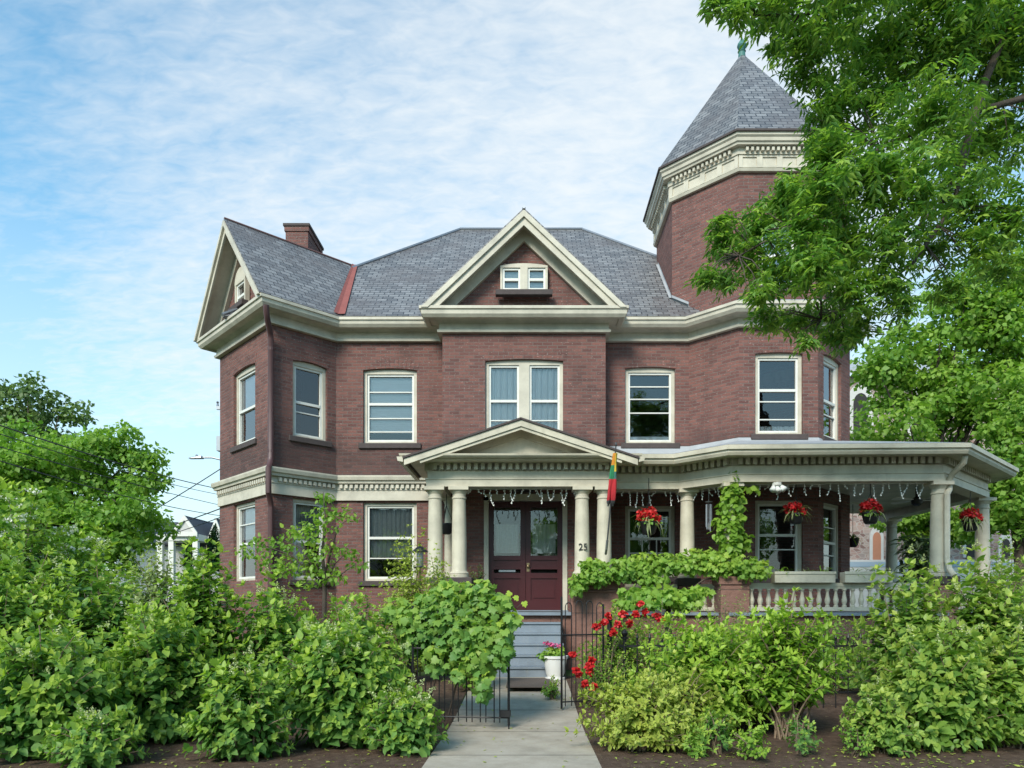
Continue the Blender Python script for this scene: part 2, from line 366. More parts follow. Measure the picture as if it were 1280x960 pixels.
M['red_f'] = simple('red_cloth', (0.55, 0.035, 0.045), 0.85, 0.2, 12)
M['grey_f'] = simple('dark_grey_cloth', (0.07, 0.07, 0.075), 0.85, 0.2, 12)
M['yellow_f'] = simple('yellow_cloth', (0.75, 0.50, 0.06), 0.85, 0.2, 12)
M['conc'] = m_ground('worn_concrete', [(0.3, (0.31, 0.265, 0.21)), (0.7, (0.43, 0.38, 0.315))], 3.0, 0.25, 0.9, (0.72, (0.20, 0.19, 0.16), 9))
def joints():
    t = M['conc'].node_tree; b = t.nodes['Principled BSDF']; src = b.inputs['Base Color'].links[0].from_socket
    g = nd(t, 'ShaderNodeNewGeometry'); q = nd(t, 'ShaderNodeSeparateXYZ'); t.links.new(g.outputs['Position'], q.inputs[0])
    fr = mth('ABSOLUTE', mth('SUBTRACT', mth('FRACT', mth('DIVIDE', q.outputs[1], 1.35, tree=t), tree=t), 0.5, tree=t), tree=t)
    c = mixc(t, ramp(t, fr, [(0.006, 1), (0.011, 0)]), src, (0.09, 0.085, 0.07))
    c = mixc(t, mth('MULTIPLY', ramp(t, noise(t, 1.1, 6, 0.7), [(0.5, 0), (0.72, 1)]), 0.4, tree=t), c, (0.13, 0.12, 0.10))
    t.links.new(c, b.inputs['Base Color'])
joints()
M['mulch'] = m_ground('brown_mulch', [(0.25, (0.045, 0.028, 0.020)), (0.5, (0.105, 0.066, 0.047)), (0.75, (0.19, 0.13, 0.095))], 9.0, 1.0, 0.95, (0.70, (0.28, 0.22, 0.12), 30))
M['lawn'] = m_ground('dark_grass', [(0.3, (0.025, 0.05, 0.014)), (0.7, (0.06, 0.105, 0.028))], 4.0, 0.6)
M['asphalt'] = m_ground('asphalt', [(0.3, (0.045, 0.045, 0.047)), (0.7, (0.07, 0.07, 0.07))], 6.0, 0.3)
L_hyd = m_leaf('hydrangea_leaf', (0.103, 0.246, 0.062), (0.189, 0.353, 0.083), (0.487, 0.601, 0.077), 0.45)
L_hyr = m_leaf('pale_hydrangea_leaf', (0.143, 0.289, 0.057), (0.243, 0.398, 0.075), (0.496, 0.558, 0.114), 0.45)
L_yel = m_leaf('yellow_green_leaf', (0.141, 0.275, 0.036), (0.300, 0.473, 0.057), (0.486, 0.620, 0.086), 0.45)
L_var = m_leaf('variegated_leaf', (0.150, 0.253, 0.030), (0.310, 0.429, 0.050), (0.560, 0.594, 0.090), 0.4, edge=(0.46, 0.50, 0.12))
L_gry = m_leaf('grey_green_leaf', (0.131, 0.208, 0.077), (0.290, 0.377, 0.143), (0.493, 0.546, 0.187), 0.45)
L_vine = m_leaf('vine_leaf', (0.143, 0.312, 0.051), (0.304, 0.479, 0.077), (0.521, 0.601, 0.088), 0.45)
L_ash = m_leaf('ash_leaf', (0.079, 0.198, 0.052), (0.204, 0.372, 0.073), (0.449, 0.589, 0.099), 0.48, 0.4, 0.4)
L_map = m_leaf('maple_leaf', (0.147, 0.299, 0.051), (0.272, 0.436, 0.066), (0.431, 0.558, 0.083), 0.48)
L_far = m_leaf('far_leaf', (0.077, 0.137, 0.048), (0.168, 0.260, 0.072), (0.280, 0.364, 0.096), 0.42)
L_fir = m_leaf('conifer_needle', (0.03, 0.08, 0.03), (0.08, 0.16, 0.055), (0.12, 0.2, 0.06), 0.2)
L_cream = m_leaf('cream_flower', (0.34, 0.40, 0.15), (0.50, 0.54, 0.24), (0.60, 0.62, 0.38), 0.25)
L_white = m_leaf('white_flower', (0.55, 0.56, 0.45), (0.72, 0.72, 0.62), (0.8, 0.8, 0.75), 0.25)
L_red = m_leaf('red_flower', (0.42, 0.012, 0.018), (0.70, 0.030, 0.035), (0.8, 0.08, 0.06), 0.2)
L_pink = m_leaf('pink_flower', (0.60, 0.05, 0.20), (0.75, 0.12, 0.32), (0.8, 0.3, 0.45), 0.2)
L_strap = m_leaf('spider_plant_leaf', (0.12, 0.17, 0.06), (0.34, 0.38, 0.19), (0.45, 0.45, 0.22), 0.3)
L_drac = m_leaf('striped_leaf', (0.025, 0.06, 0.025), (0.07, 0.12, 0.05), (0.30, 0.36, 0.20), 0.25)

# ------------------------------------------------------------------ foliage generators (numpy)
def unit(a): return a / np.maximum(np.linalg.norm(a, axis=-1, keepdims=True), 1e-9)
def T_fan(outline, mid):
    v = [mid] + list(outline); n = len(outline); return np.array(v, float), [(0, 1 + i, 1 + (i + 1) % n) for i in range(n)]
OVAL = T_fan([(0, 0, 0), (.14, .30, .03), (.38, .47, .03), (.72, .30, -.02), (1, 0, -.16), (.72, -.30, -.02), (.38, -.47, .03), (.14, -.30, .03)], (.45, 0, -.06))
LANCE = T_fan([(0, 0, 0), (.30, .5, .03), (.62, .38, .0), (1, 0, -.12), (.62, -.38, .0), (.30, -.5, .03)], (.48, 0, -.05))
LOBED = T_fan([(0, 0, 0), (-.08, .32, -.02), (.22, .55, -.05), (.38, .36, 0), (.62, .46, -.06), (.70, .2, 0), (1, 0, -.1), (.70, -.2, 0), (.62, -.46, -.06), (.38, -.36, 0), (.22, -.55, -.05), (-.08, -.32, -.02)], (.3, 0, .05))
ROUND = T_fan([(0, 0, 0), (.2, .42, .05), (.6, .5, .08), (.95, .22, .02), (.95, -.22, .02), (.6, -.5, .08), (.2, -.42, .05)], (.5, 0, -.08))
KITE = (np.array([(0, 0, 0), (.45, .45, .05), (1, 0, -.1), (.45, -.45, .05)], float), [(0, 1, 2), (0, 2, 3)])
STRAP = (np.array([(0, .5, 0), (0, -.5, 0), (.35, .5, .16), (.35, -.5, .16), (.7, .4, .10), (.7, -.4, .10), (1, 0, -.16)], float), [(0, 1, 3), (0, 3, 2), (2, 3, 5), (2, 5, 4), (4, 5, 6)])
def leaf_mesh(name, Ps, A, N, L, W, tm, tint, mat, parent, kind=None):
    tv, tf = tm; n = len(Ps); A = unit(A); B = unit(np.cross(N, A)); N = np.cross(A, B)
    L = np.broadcast_to(np.asarray(L, float), (n,)); W = np.broadcast_to(np.asarray(W, float), (n,))
    V = (Ps[:, None] + A[:, None] * (tv[None, :, 0:1] * L[:, None, None]) + B[:, None] * (tv[None, :, 1:2] * (L * W)[:, None, None]) + N[:, None] * (tv[None, :, 2:3] * L[:, None, None]))
    k = len(tv); V = V.reshape(-1, 3); lo = V.min(0); hi = V.max(0)
    org = np.array([(lo[0] + hi[0]) / 2, (lo[1] + hi[1]) / 2, lo[2]]); V = V - org
    Fc = np.array(tf); nf = len(Fc); idx = (Fc[None] + (np.arange(n) * k)[:, None, None]).reshape(-1)
    me = bpy.data.meshes.new(name); me.vertices.add(n * k); me.vertices.foreach_set('co', V.astype(np.float32).ravel())
    me.loops.add(len(idx)); me.loops.foreach_set('vertex_index', idx.astype(np.int32))
    me.polygons.add(n * nf); me.polygons.foreach_set('loop_start', (np.arange(n * nf) * 3).astype(np.int32))
    me.update(calc_edges=True)
    at = me.color_attributes.new('tint', 'FLOAT_COLOR', 'POINT'); c = np.ones((n, k, 4), np.float32)
    c[:, :, 0] = tint[0][:, None]; c[:, :, 1] = np.clip(tint[1], 0, 1)[:, None]; c[:, :, 2] = 1.0; c[:, 0, 2] = 0.0 if k > 4 else 1
    at.data.foreach_set('color', c.ravel()); me.materials.append(mat)
    o = link_mesh(name, me, Vector(org), parent)
    if kind: o['kind'] = kind
    return o
def stems(name, curves, r0, r1, mat, parent, n=4):
    """curves: (S,K,3) array of polylines -> one mesh of tapered tubes"""
    S, K, _ = curves.shape; T = unit(np.gradient(curves, axis=1)); up = np.array([0.31, 0.17, 0.93])
    a = unit(np.cross(T, up)); b = np.cross(T, a); rr = np.linspace(r0, r1, K)[None, :, None, None]
    an = np.arange(n) * 2 * np.pi / n
    V = curves[:, :, None] + rr * (a[:, :, None] * np.cos(an)[None, None, :, None] + b[:, :, None] * np.sin(an)[None, None, :, None])
    V = V.reshape(-1, 3); f = []
    for k in range(K - 1):
        for j in range(n): f.append((k * n + j, k * n + (j + 1) % n, (k + 1) * n + (j + 1) % n, (k + 1) * n + j))
    idx = (np.array(f)[None] + (np.arange(S) * K * n)[:, None, None]).reshape(-1)
    lo = V.min(0); hi = V.max(0); org = np.array([(lo[0] + hi[0]) / 2, (lo[1] + hi[1]) / 2, lo[2]])
    me = bpy.data.meshes.new(name); me.vertices.add(len(V)); me.vertices.foreach_set('co', (V - org).astype(np.float32).ravel())
    me.loops.add(len(idx)); me.loops.foreach_set('vertex_index', idx.astype(np.int32)); nf = len(idx) // 4
    me.polygons.add(nf); me.polygons.foreach_set('loop_start', (np.arange(nf) * 4).astype(np.int32)); me.update(calc_edges=True)
    me.polygons.foreach_set('use_smooth', [True] * nf); me.materials.append(mat)
    return link_mesh(name, me, Vector(org), parent)
SEED = [11]
def rg(): SEED[0] += 1; return np.random.default_rng(SEED[0])
HEADS = {}
def heads(fmat, umbel):
    k = (fmat.name, umbel)
    if k not in HEADS:
        HEADS[k] = []
        for _ in range(4):
            r = rg(); q = 46
            if umbel: a = r.uniform(0, 6.28, q); rd = r.uniform(0, 1, q) ** .5; off = np.stack([rd * np.cos(a), rd * np.sin(a), r.uniform(-.06, .06, q) - rd * rd * .12], 1)
            else: t = r.uniform(0, 1, q); off = np.stack([r.normal(0, .34, q) * (1.1 - t), r.normal(0, .34, q) * (1.1 - t), t * 1.5], 1)
            o = leaf_mesh('flower_head', off, r.normal(0, 1, (q, 3)), r.normal(0, 1, (q, 3)) + np.array([0, 0, 1.]), .24 * r.uniform(.6, 1.2, q), 1.0, KITE, (r.uniform(0, 1, q), r.uniform(0, .6, q)), fmat, None)
            me = o.data
            for v in me.vertices: v.co += o.location
            bpy.data.objects.remove(o); HEADS[k].append(me)
    return HEADS[k]
def shrub(name, label, cat, x, y, h, rx, ry, n, L, mat, tm=OVAL, W=0.68, K=6, group=None, flower=0.0, fmat=None, fsize=0.10, umbel=False, low=0.02, t0=0.5, stem=None, newb=1.0, srange=(0.012, 0.004), nstem=60, parent=None, z0=None, flat=0.9):
    r = rg(); zb = gz(x, y) if z0 is None else z0
    th = empty(name, (x, y, zb), label, cat, group) if parent is None else parent
    az = r.uniform(0, 2 * np.pi, n); zc = low + (1 - low) * r.uniform(0, 1, n) ** 0.85; rxy = np.sqrt(np.maximum(0, 1 - zc ** 2.4))
    ph = r.uniform(0, 6.28, 6)
    m = 0.88 + 0.10 * np.sin(3 * az + ph[0]) + 0.09 * np.sin(5 * az + 4 * zc + ph[1]) + 0.08 * np.sin(8 * az - 6 * zc + ph[2]) + r.uniform(-0.22, 0.08, n)
    E = np.stack([x + rx * rxy * np.cos(az) * m, y + ry * rxy * np.sin(az) * m, zb + h * 1.01 * (zc ** flat) * np.clip(m + 0.08, 0, 1.1) + 0.06], 1)
    S = np.stack([x + r.normal(0, rx * 0.10, n), y + r.normal(0, ry * 0.10, n), np.full(n, zb - 0.02)], 1)
    Dv = E - S; C = S + Dv * np.array([0.35, 0.35, 0.80])
    bez = lambda t: ((1 - t) ** 2)[..., None] * S[:, None] + (2 * t * (1 - t))[..., None] * C[:, None] + (t ** 2)[..., None] * E[:, None]
    t = np.clip(np.linspace(t0, 1.0, K)[None] + r.uniform(-0.04, 0.04, (n, K)), 0, 1)
    Q = bez(t); Tn = unit(bez(np.clip(t + 0.03, 0, 1.05)) - bez(t - 0.03))
    U = unit(np.cross(Tn, np.array([0.1, 0.05, 1.0]))); Vv = np.cross(Tn, U)
    ang = (np.arange(K) % 2) * (np.pi / 2) + r.uniform(-0.5, 0.5, (n, K)); D1 = U * np.cos(ang)[..., None] + Vv * np.sin(ang)[..., None]
    Pl, Al, Nl, Ll, g = [], [], [], [], []
    ow = Q - np.array([x, y, zb + h * 0.35]); ow[..., 2] *= 0.5; ow = unit(ow)
    up = np.array([0, 0, 1.0])
    for sg in (1, -1):
        d = D1 * sg; tt = np.linspace(0, 1, K)[None, :, None]
        A = d * 0.75 + Tn * (0.25 + 0.35 * tt) + up * (0.10) + r.normal(0, 0.18, (n, K, 3)); A[..., 2] -= 0.30 * (1 - tt[..., 0])
        Pl.append(Q + d * 0.01); Al.append(A); Nl.append(Tn * 0.30 + up * 0.95 + ow * 0.60 + r.normal(0, 0.25, (n, K, 3)))
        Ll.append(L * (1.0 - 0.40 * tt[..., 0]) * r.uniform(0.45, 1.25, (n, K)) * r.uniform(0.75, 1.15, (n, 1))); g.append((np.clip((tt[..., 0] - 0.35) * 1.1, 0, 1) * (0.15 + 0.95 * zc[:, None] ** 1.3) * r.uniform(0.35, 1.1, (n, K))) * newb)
    a2 = r.uniform(0, 6.28, (n, 3)); dd = U[:, -1:, :] * np.cos(a2)[..., None] + Vv[:, -1:, :] * np.sin(a2)[..., None]
    Pl.append(np.repeat(E[:, None], 3, 1)); Al.append(dd * 0.55 + Tn[:, -1:] * 0.7); Nl.append(Tn[:, -1:] + up * 0.5 + dd * -0.3)
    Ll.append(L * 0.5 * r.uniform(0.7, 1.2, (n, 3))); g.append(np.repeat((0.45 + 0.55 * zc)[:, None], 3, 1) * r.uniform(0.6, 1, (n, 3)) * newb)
    cat_ = lambda q: np.concatenate([i.reshape(-1, 3) for i in q]); c1 = lambda q: np.concatenate([np.broadcast_to(i, i.shape).reshape(-1) for i in q])
    Ps = cat_(Pl); k = Ps[:, 2] > zb + 0.02
    tint = (r.uniform(0, 1, len(Ps)), c1(g))
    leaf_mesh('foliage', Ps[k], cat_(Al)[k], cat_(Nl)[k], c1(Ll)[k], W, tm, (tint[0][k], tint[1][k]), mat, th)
    ns = min(n, nstem); st = bez(np.broadcast_to(np.linspace(0, 0.97, 6)[None], (n, 6)))[:ns]
    stems('stem', st, srange[0], srange[1], stem or M['twig'], th)
    if flower > 0:
        nf = max(3, int(n * flower)); sel = np.argsort(-zc * r.uniform(0.4, 1, n))[:nf]; pro = heads(fmat, umbel)
        for i in sel:
            o = bpy.data.objects.new('flower_head', pro[int(r.integers(len(pro)))]); COL.objects.link(o); o.parent = th
            o.location = Vector(E[i] + Tn[i, -1] * 0.03) - WL[th]; tz = Vector(Tn[i, -1]) if not umbel else Vector((0, 0, 1)) + Vector(Tn[i, -1]) * .4
            o.rotation_euler = tz.to_track_quat('Z', 'Y').to_euler(); o.scale = (fsize,) * 3
    return th
def clump(name, ells, n, L, mat, parent, tm=OVAL, W=0.95, out=0.4, droop=0.4, newb=0.6, seed_r=None, shell=0.4, face=None):
    """leaves filling a list of ellipsoids (cx,cy,cz,rx,ry,rz)"""
    r = rg(); E = np.array(ells, float); w = (E[:, 3] * E[:, 4] * E[:, 5]) ** 0.75; i = r.choice(len(E), n, p=w / w.sum())
    d = unit(r.normal(0, 1, (n, 3))); rad = r.uniform(0, 1, n) ** shell
    Ps = E[i, :3] + d * rad[:, None] * E[i, 3:]
    up = np.array([0, 0, 1.0]); N = d * 0.8 + up * 0.7 + r.normal(0, 0.45, (n, 3))
    if face is not None: N = N + np.array(face)
    A = r.normal(0, 1, (n, 3)) * 0.7 + d * out; A[:, 2] -= droop
    ctone = r.uniform(0, 1, len(E))[i]
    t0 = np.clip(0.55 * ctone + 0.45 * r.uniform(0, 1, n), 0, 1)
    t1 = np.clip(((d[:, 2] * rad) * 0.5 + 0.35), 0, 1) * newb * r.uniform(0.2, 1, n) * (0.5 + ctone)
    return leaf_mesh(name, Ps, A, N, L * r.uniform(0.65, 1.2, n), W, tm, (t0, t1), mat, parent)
def pads(r, ells, n, size, flat=0.55, inner=0.55):
    """small foliage pads spread through big crown ellipsoids, denser at the outside"""
    E = np.array(ells, float); w = (E[:, 3] * E[:, 4] * E[:, 5]) ** 0.67; i = r.choice(len(E), n, p=w / w.sum())
    d = unit(r.normal(0, 1, (n, 3))); rad = inner + (1 - inner) * r.uniform(0, 1, n) ** 0.7
    c = E[i, :3] + d * rad[:, None] * E[i, 3:]; s = size * r.uniform(0.55, 1.3, n)
    return [tuple(c[k]) + (s[k], s[k], s[k] * flat) for k in range(n)]
def tree(name, label, base, top_z, ells, npads, psize, nleaf, L, mat, trunk_r, limbs=14, tm=KITE, group=None, newb=0.6, W=0.95, bark=None, lean=(0, 0), inner=0.5, flat=0.55, tlim=0.75):
    r = rg(); th = empty(name, base, label, 'tree', group)
    pd = pads(r, ells, npads, psize, flat, inner)
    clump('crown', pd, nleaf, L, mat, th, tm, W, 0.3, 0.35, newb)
    mb = MB(); b = Vector(base); tz = base[2] + (top_z - base[2]) * tlim
    tp = [b + Vector((lean[0] * t + 0.1 * math.sin(5 * t) * trunk_r, lean[1] * t, (tz - base[2]) * t)) for t in (0, .15, .35, .55, .75, 1)]
    mb.tube(tp, [trunk_r * k for k in (1.25, 1, .85, .65, .42, .15)], 9)
    for k in range(limbs):
        e = Vector(pd[int(r.integers(len(pd)))][:3]); t = float(r.uniform(0.25, 0.9)); s = tp[0].lerp(tp[-1], t)
        mdl = s.lerp(e, 0.5) + Vector((0, 0, 0.12 * (e - s).length))
        mb.tube([s, s.lerp(mdl, .5) + Vector((0, 0, .03)), mdl, e], [trunk_r * .45 * (1.1 - t), trunk_r * .32 * (1.1 - t), trunk_r * .22 * (1.1 - t), trunk_r * .05], 6)
    mb.build('trunk', bark or M['bark'], th, smooth='all', uv=False)
    return th
# ------------------------------------------------------------------ ground, path, beds
YB = [5.6, 6.5, 7.5, 8.5, 9.0, 9.5, 10, 10.5, 11, 11.5, 12, 12.5, 13, 16, 40]
def strip(name, mat, xl, xr, ys, dz, kind='structure'):
    mb = MB(); vs = []
    for y in ys: vs += [(xl(y), y, gz(0, y) + dz), (xr(y), y, gz(0, y) + dz)]
    mb.add(vs, [(2 * i, 2 * i + 1, 2 * i + 3, 2 * i + 2) for i in range(len(ys) - 1)])
    return setp(mb.build(name, mat, recalc=False), kind=kind)
YG = [-300, -20] + YB + [120, 900]
strip('ground', M['lawn'], lambda y: -900, lambda y: 900, YG, -0.004)
YP = [y for y in YB if y <= 13] + [13.3]
strip('path', M['conc'], lambda y: -0.98 + max(0, (y - 7)) * 0.012, lambda y: 0.68 - max(0, y - 7) * 0.006, YP, 0.008)
strip('mulch_bed', M['mulch'], lambda y: -14, lambda y: -0.95, YP, 0.004)
strip('mulch_bed', M['mulch'], lambda y: 0.63, lambda y: 16, YP, 0.004)
strip('pavement', M['conc'], lambda y: -60, lambda y: 60, [3.4, 5.6], 0.02)
strip('road', M['asphalt'], lambda y: -60, lambda y: 60, [-9.0, 2.2], -0.10 + 0.102)
mb = MB(); mb.box(-60, 60, 2.2, 2.36, -0.1, 0.12); setp(mb.build('kerb', M['lstone']), kind='structure')

# ------------------------------------------------------------------ the brick house
house = empty('brick_house', (-0.1, 18.0, 0.24), 'large red brick house with a pointed corner tower, slate roof and cream wraparound porch', 'house')
DM, DC = 16.83, 16.30
W3 = (-5.42, 15.75); W4 = (-4.34, DM); W2 = (-7.41, 17.90)
FLv = (4.52, 15.95); FRv = (6.22, 15.95); RFv = (7.42, 17.15); RBv = (7.42, 19.2); LBv = (3.32, 19.2); LFv = (3.32, 17.15)
kk = DM - FLv[1]
W9 = (FLv[0] - kk, DM)
PATH = [(-6.3, 25.6), (-6.3, 19.2), W2, W3, W4, (-1.875, DM), (-1.875, DC), (1.70, DC), (1.70, DM), W9, FLv, FRv, RFv, RBv, (6.0, 20.5), (6.0, 25.6)]
ZF = 7.45; ZG = 0.2
def arc(u0, u1, zs, rise, n=8):
    if rise <= 0: return [(u0, zs), (u1, zs)]
    c = (u1 - u0) / 2; rad = (c * c + rise * rise) / (2 * rise); a = math.asin(min(1, c / rad)); m = (u0 + u1) / 2
    return [(m + rad * math.sin(t), zs + rise - rad + rad * math.cos(t)) for t in [a * (-1 + 2 * i / n) for i in range(n + 1)]]
def wall(mb, g, zb, zt, ops, depth=0.2):
    cols = {}
    for o in ops: cols.setdefault((round(o[0], 4), round(o[1], 4)), []).append(o)
    ks = sorted(cols); u = 0.0; spans = []
    for k in ks: spans.append((u, k[0], None)); spans.append((k[0], k[1], sorted(cols[k], key=lambda o: o[2]))); u = k[1]
    spans.append((u, g.L, None))
    for a, b, os_ in spans:
        if b - a < 1e-4: continue
        if os_ is None:
            mb.add([g.pt(a, 0, zb), g.pt(b, 0, zb), g.pt(b, 0, zt), g.pt(a, 0, zt)], [(0, 1, 2, 3)]); continue
        bot = [(a, zb), (b, zb)]
        for (u0, u1, z0, z1, rise) in os_:
            poly = bot[:] + [(b, z0), (a, z0)] if len(bot) == 2 else bot[:] + [(b, z0), (a, z0)]
            mb.add([g.pt(p, 0, z) for p, z in poly], [tuple(range(len(poly)))])
            top = arc(u0, u1, z1, rise)
            rim = [(a, z0), (b, z0)] + top[::-1]
            n = len(rim); mb.add([g.pt(p, 0, z) for p, z in rim] + [g.pt(p, -depth, z) for p, z in rim], [(i, n + i, n + (i + 1) % n, (i + 1) % n) for i in range(n)])
            bot = top
        poly = bot[:] + [(b, zt), (a, zt)]
        mb.add([g.pt(p, 0, z) for p, z in poly], [tuple(range(len(poly)))])
def window(g, u0, u1, z0, z1, rise=0.05, bars=(), double=False, cover=None, meet=0.48, fw=0.075, sill=True, sb=0.07, name='window', lab=None, muntin=False, cover_z=None):
    fr = MB()
    g.box(fr, u0 + .002, u0 + fw, -.17, -sb, z0, z1); g.box(fr, u1 - fw, u1 - .002, -.17, -sb, z0, z1)
    g.box(fr, u0 + fw, u1 - fw, -.17, -sb + .01, z0, z0 + fw * .7)
    hd = [(u0 + .002, z1 - fw * .9), (u1 - .002, z1 - fw * .9)] + [(u, z - .002) for u, z in arc(u0 + .002, u1 - .002, z1, rise)][::-1]
    hb = z1 - fw * .9
    fr.prism([g.pt(u, -sb + .004, z) for u, z in hd], -g.n.to_3d() * (.17 - sb))
    lights = [(u0 + fw, u1 - fw)]
    if double:
        m = (u0 + u1) / 2; hw = 0.115 if fw > .06 else .08
        g.box(fr, m - hw, m + hw, -.17, -sb + .012, z0 + fw * .7, hb); lights = [(u0 + fw, m - hw), (m + hw, u1 - fw)]
    w = fr.build(name, M['trim'], house)
    if lab: w['label'] = lab
    s = MB(); sw = 0.045; zb = z0 + fw * .7; gl = MB()
    for a, b in lights:
        g.box(s, a, a + sw, -.155, -sb - .025, zb, hb); g.box(s, b - sw, b, -.155, -sb - .025, zb, hb)
        g.box(s, a + sw, b - sw, -.155, -sb - .025, zb, zb + sw); g.box(s, a + sw, b - sw, -.155, -sb - .025, hb - sw, hb)
        if meet: zm = zb + (hb - zb) * meet; g.box(s, a + sw, b - sw, -.150, -sb - .021, zm - .028, zm + .028)
        for q in bars: zq = zb + (hb - zb) * q; g.box(s, a + sw, b - sw, -.135, -sb - .033, zq - .012, zq + .012)
        if muntin:
            for q in (1 / 3, 2 / 3): uq = a + (b - a) * q; g.box(s, uq - .011, uq + .011, -.135, -sb - .035, zb + sw, zb + (hb - zb) * meet)
        gl.add([g.pt(a, -.142, zb), g.pt(b, -.142, zb), g.pt(b, -.142, hb), g.pt(a, -.142, hb)], [(0, 1, 2, 3)])
    s.build('sash', M['white'], w); gl.build('pane', M['glass'], w, recalc=False)
    if sill:
        sl = MB(); g.box(sl, u0 - .10, u1 + .10, -.10, .055, z0 - .12, z0 - .002); sl.build('sill', M['sill'], w, bevel=.008)
    if cover:
        kind, ca, cb = cover; cm = MB(); za = zb + (hb - zb) * ca; zc = zb + (hb - zb) * cb
        a, b = u0 + .03, u1 - .03
        if kind == 'curtain':
            n = int((b - a) / .02); 
            for i in range(n):
                ua, ub = a + (b - a) * i / n, a + (b - a) * (i + 1) / n
                oa = -.195 + .02 * math.sin(ua * 42) + .012 * math.sin(ua * 91); ob = -.195 + .02 * math.sin(ub * 42) + .015 * math.sin(ub * 91)
                cm.add([g.pt(ua, oa, za), g.pt(ub, ob, za), g.pt(ub, ob, zc), g.pt(ua, oa, zc)], [(0, 1, 2, 3)])
            cm.build('curtain', M['curtain'], w, recalc=False)
        elif kind == 'lace':
            n = int((b - a) / .02)
            for i in range(n):
                ua, ub = a + (b - a) * i / n, a + (b - a) * (i + 1) / n
                oa = -.24 + .02 * math.sin(ua * 60); ob = -.24 + .02 * math.sin(ub * 60)
                cm.add([g.pt(ua, oa, za), g.pt(ub, ob, za), g.pt(ub, ob, zc), g.pt(ua, oa, zc)], [(0, 1, 2, 3)])
            cm.build('curtain', M['lace'], w, recalc=False)
        else:
            n = max(2, int((zc - za) / .05))
            for i in range(n):
                q0 = za + (zc - za) * i / n; q1 = za + (zc - za) * (i + 1) / n
                cm.add([g.pt(a, -.188, q0), g.pt(b, -.188, q0), g.pt(b, -.175, q1 - .004), g.pt(a, -.175, q1 - .004)], [(0, 1, 2, 3)])
            cm.build('blind', M['blind'], w, recalc=False)
    return w
segs = [Seg(a, b) for a, b in zip(PATH[:-1], PATH[1:])]
S_LEFT, S_F1, S_F2, S_ML, S_C, S_MR, S_TA, S_TF, S_TR = segs[1], segs[2], segs[3], segs[4], segs[6], segs[8], segs[9], segs[10], segs[11]
WINS = []
def wspec(g, pxa, pxb, za, zb, rise, **kw):
    ua, ub = g.upx(pxa), g.upx(pxb); WINS.append((g, ua, ub, za, zb, rise, kw))
UZ0, UZ1 = 5.17, 6.78; GZ0, GZ1 = 2.06, 3.83
wspec(S_F1, 292, 319, UZ0, 6.84, .05, cover=('blind', 0.5, 1), lab='upper left window reflecting sky')
wspec(S_F1, 292, 319, GZ0, GZ1, 0, cover=('blind', 0.55, 1), bars=(.75,), sill=False)
wspec(S_F2, 366, 409, UZ0, 6.80, .05, bars=(.34,))
wspec(S_F2, 366, 409, GZ0, GZ1, 0, cover=('lace', .45, 1))  # lace added to lighten a pane that rendered near black
wspec(S_ML, 454, 521, UZ0, 6.82, .045, cover=('blind', 0.14, 1), bars=(.15, .35, .74), meet=.56)
wspec(S_ML, 454, 521, GZ0, GZ1, 0, bars=(.28,), meet=.56, cover=('lace', .3, 1))  # lace added in place of a pale reflection on the upper panes
wspec(S_C, 606.5, 704, 5.10, 6.86, .04, double=True, cover=('curtain', 0, 1), meet=.52, bars=(.26,))
wspec(S_MR, 781.5, 844, UZ0, 6.86, .04, cover=('blind', 0, .09), bars=(.42, .62, .80), meet=0)
wspec(S_MR, 781.5, 844, 2.15, 3.76, 0, meet=.55, muntin=True, bars=(.33,))
wspec(S_TF, 944, 1003.5, 5.17, 6.90, .03, bars=(.18, .42), meet=.57, cover=('curtain', 0, .10))
wspec(S_TF, 946, 1006, 2.10, 3.76, 0, bars=(.36,), meet=.56)
wspec(S_TR, 1029.5, 1051.5, 5.17, 6.95, .05, bars=(.3,))
wspec(S_TR, 1031, 1052, 2.10, 3.76, 0, bars=(.3, .7))
DOOR_U = (S_C.upx(605), S_C.upx(709))
mb = MB()
for g in segs:
    ops = [(w[1], w[2], w[3], w[4], w[5]) for w in WINS if w[0] is g]
    if g is S_TF:   # the two tower windows share one column
        ops = [(ops[0][0], ops[0][1], o[2], o[3], o[4]) for o in ops]
    if g is S_TR: ops = [(ops[0][0], ops[0][1], o[2], o[3], o[4]) for o in ops]
    if g is S_C:
        # door and the upper window: widen to a common column split
        wall(mb, g, ZG, 4.05, [(DOOR_U[0], DOOR_U[1], 1.37, 3.88, 0)]); wall(mb, g, 4.05, ZF + .3, ops); continue
    wall(mb, g, ZG, ZF + .3, ops)
b = Seg(PATH[-1], PATH[0]); wall(mb, b, ZG, ZF + .3, [])
house_wall = mb.build('wall', M['brick'], house, recalc=False)
for (g, a, bb, za, zb, rise, kw) in WINS:
    if g is S_TF: a, bb = S_TF.upx(944), S_TF.upx(1003.5)
    if g is S_TR: a, bb = S_TR.upx(1029.5), S_TR.upx(1051.5)
    wo_ = window(g, a, bb, za, zb, rise, **kw)
    if za < 4: continue
    mb = MB(); lo = arc(a - .02, bb + .02, zb, rise, 14)     # a row of brick headers, a few millimetres proud, over each upper window
    for i in range(len(lo) - 1):
        f = lambda p, k: (p[0] + (p[0] - (a + bb) / 2) * k * .12, p[1] + .21 * k)
        q = [lo[i], lo[i + 1], f(lo[i + 1], 1), f(lo[i], 1)]; c = (q[0][0] + q[1][0]) / 2
        mb.prism([g.pt(c + (u - c) * .93, .006, z + .003) for u, z in q], -g.n.to_3d() * .03)
    mb.build('brick_arch', M['brick'], wo_)
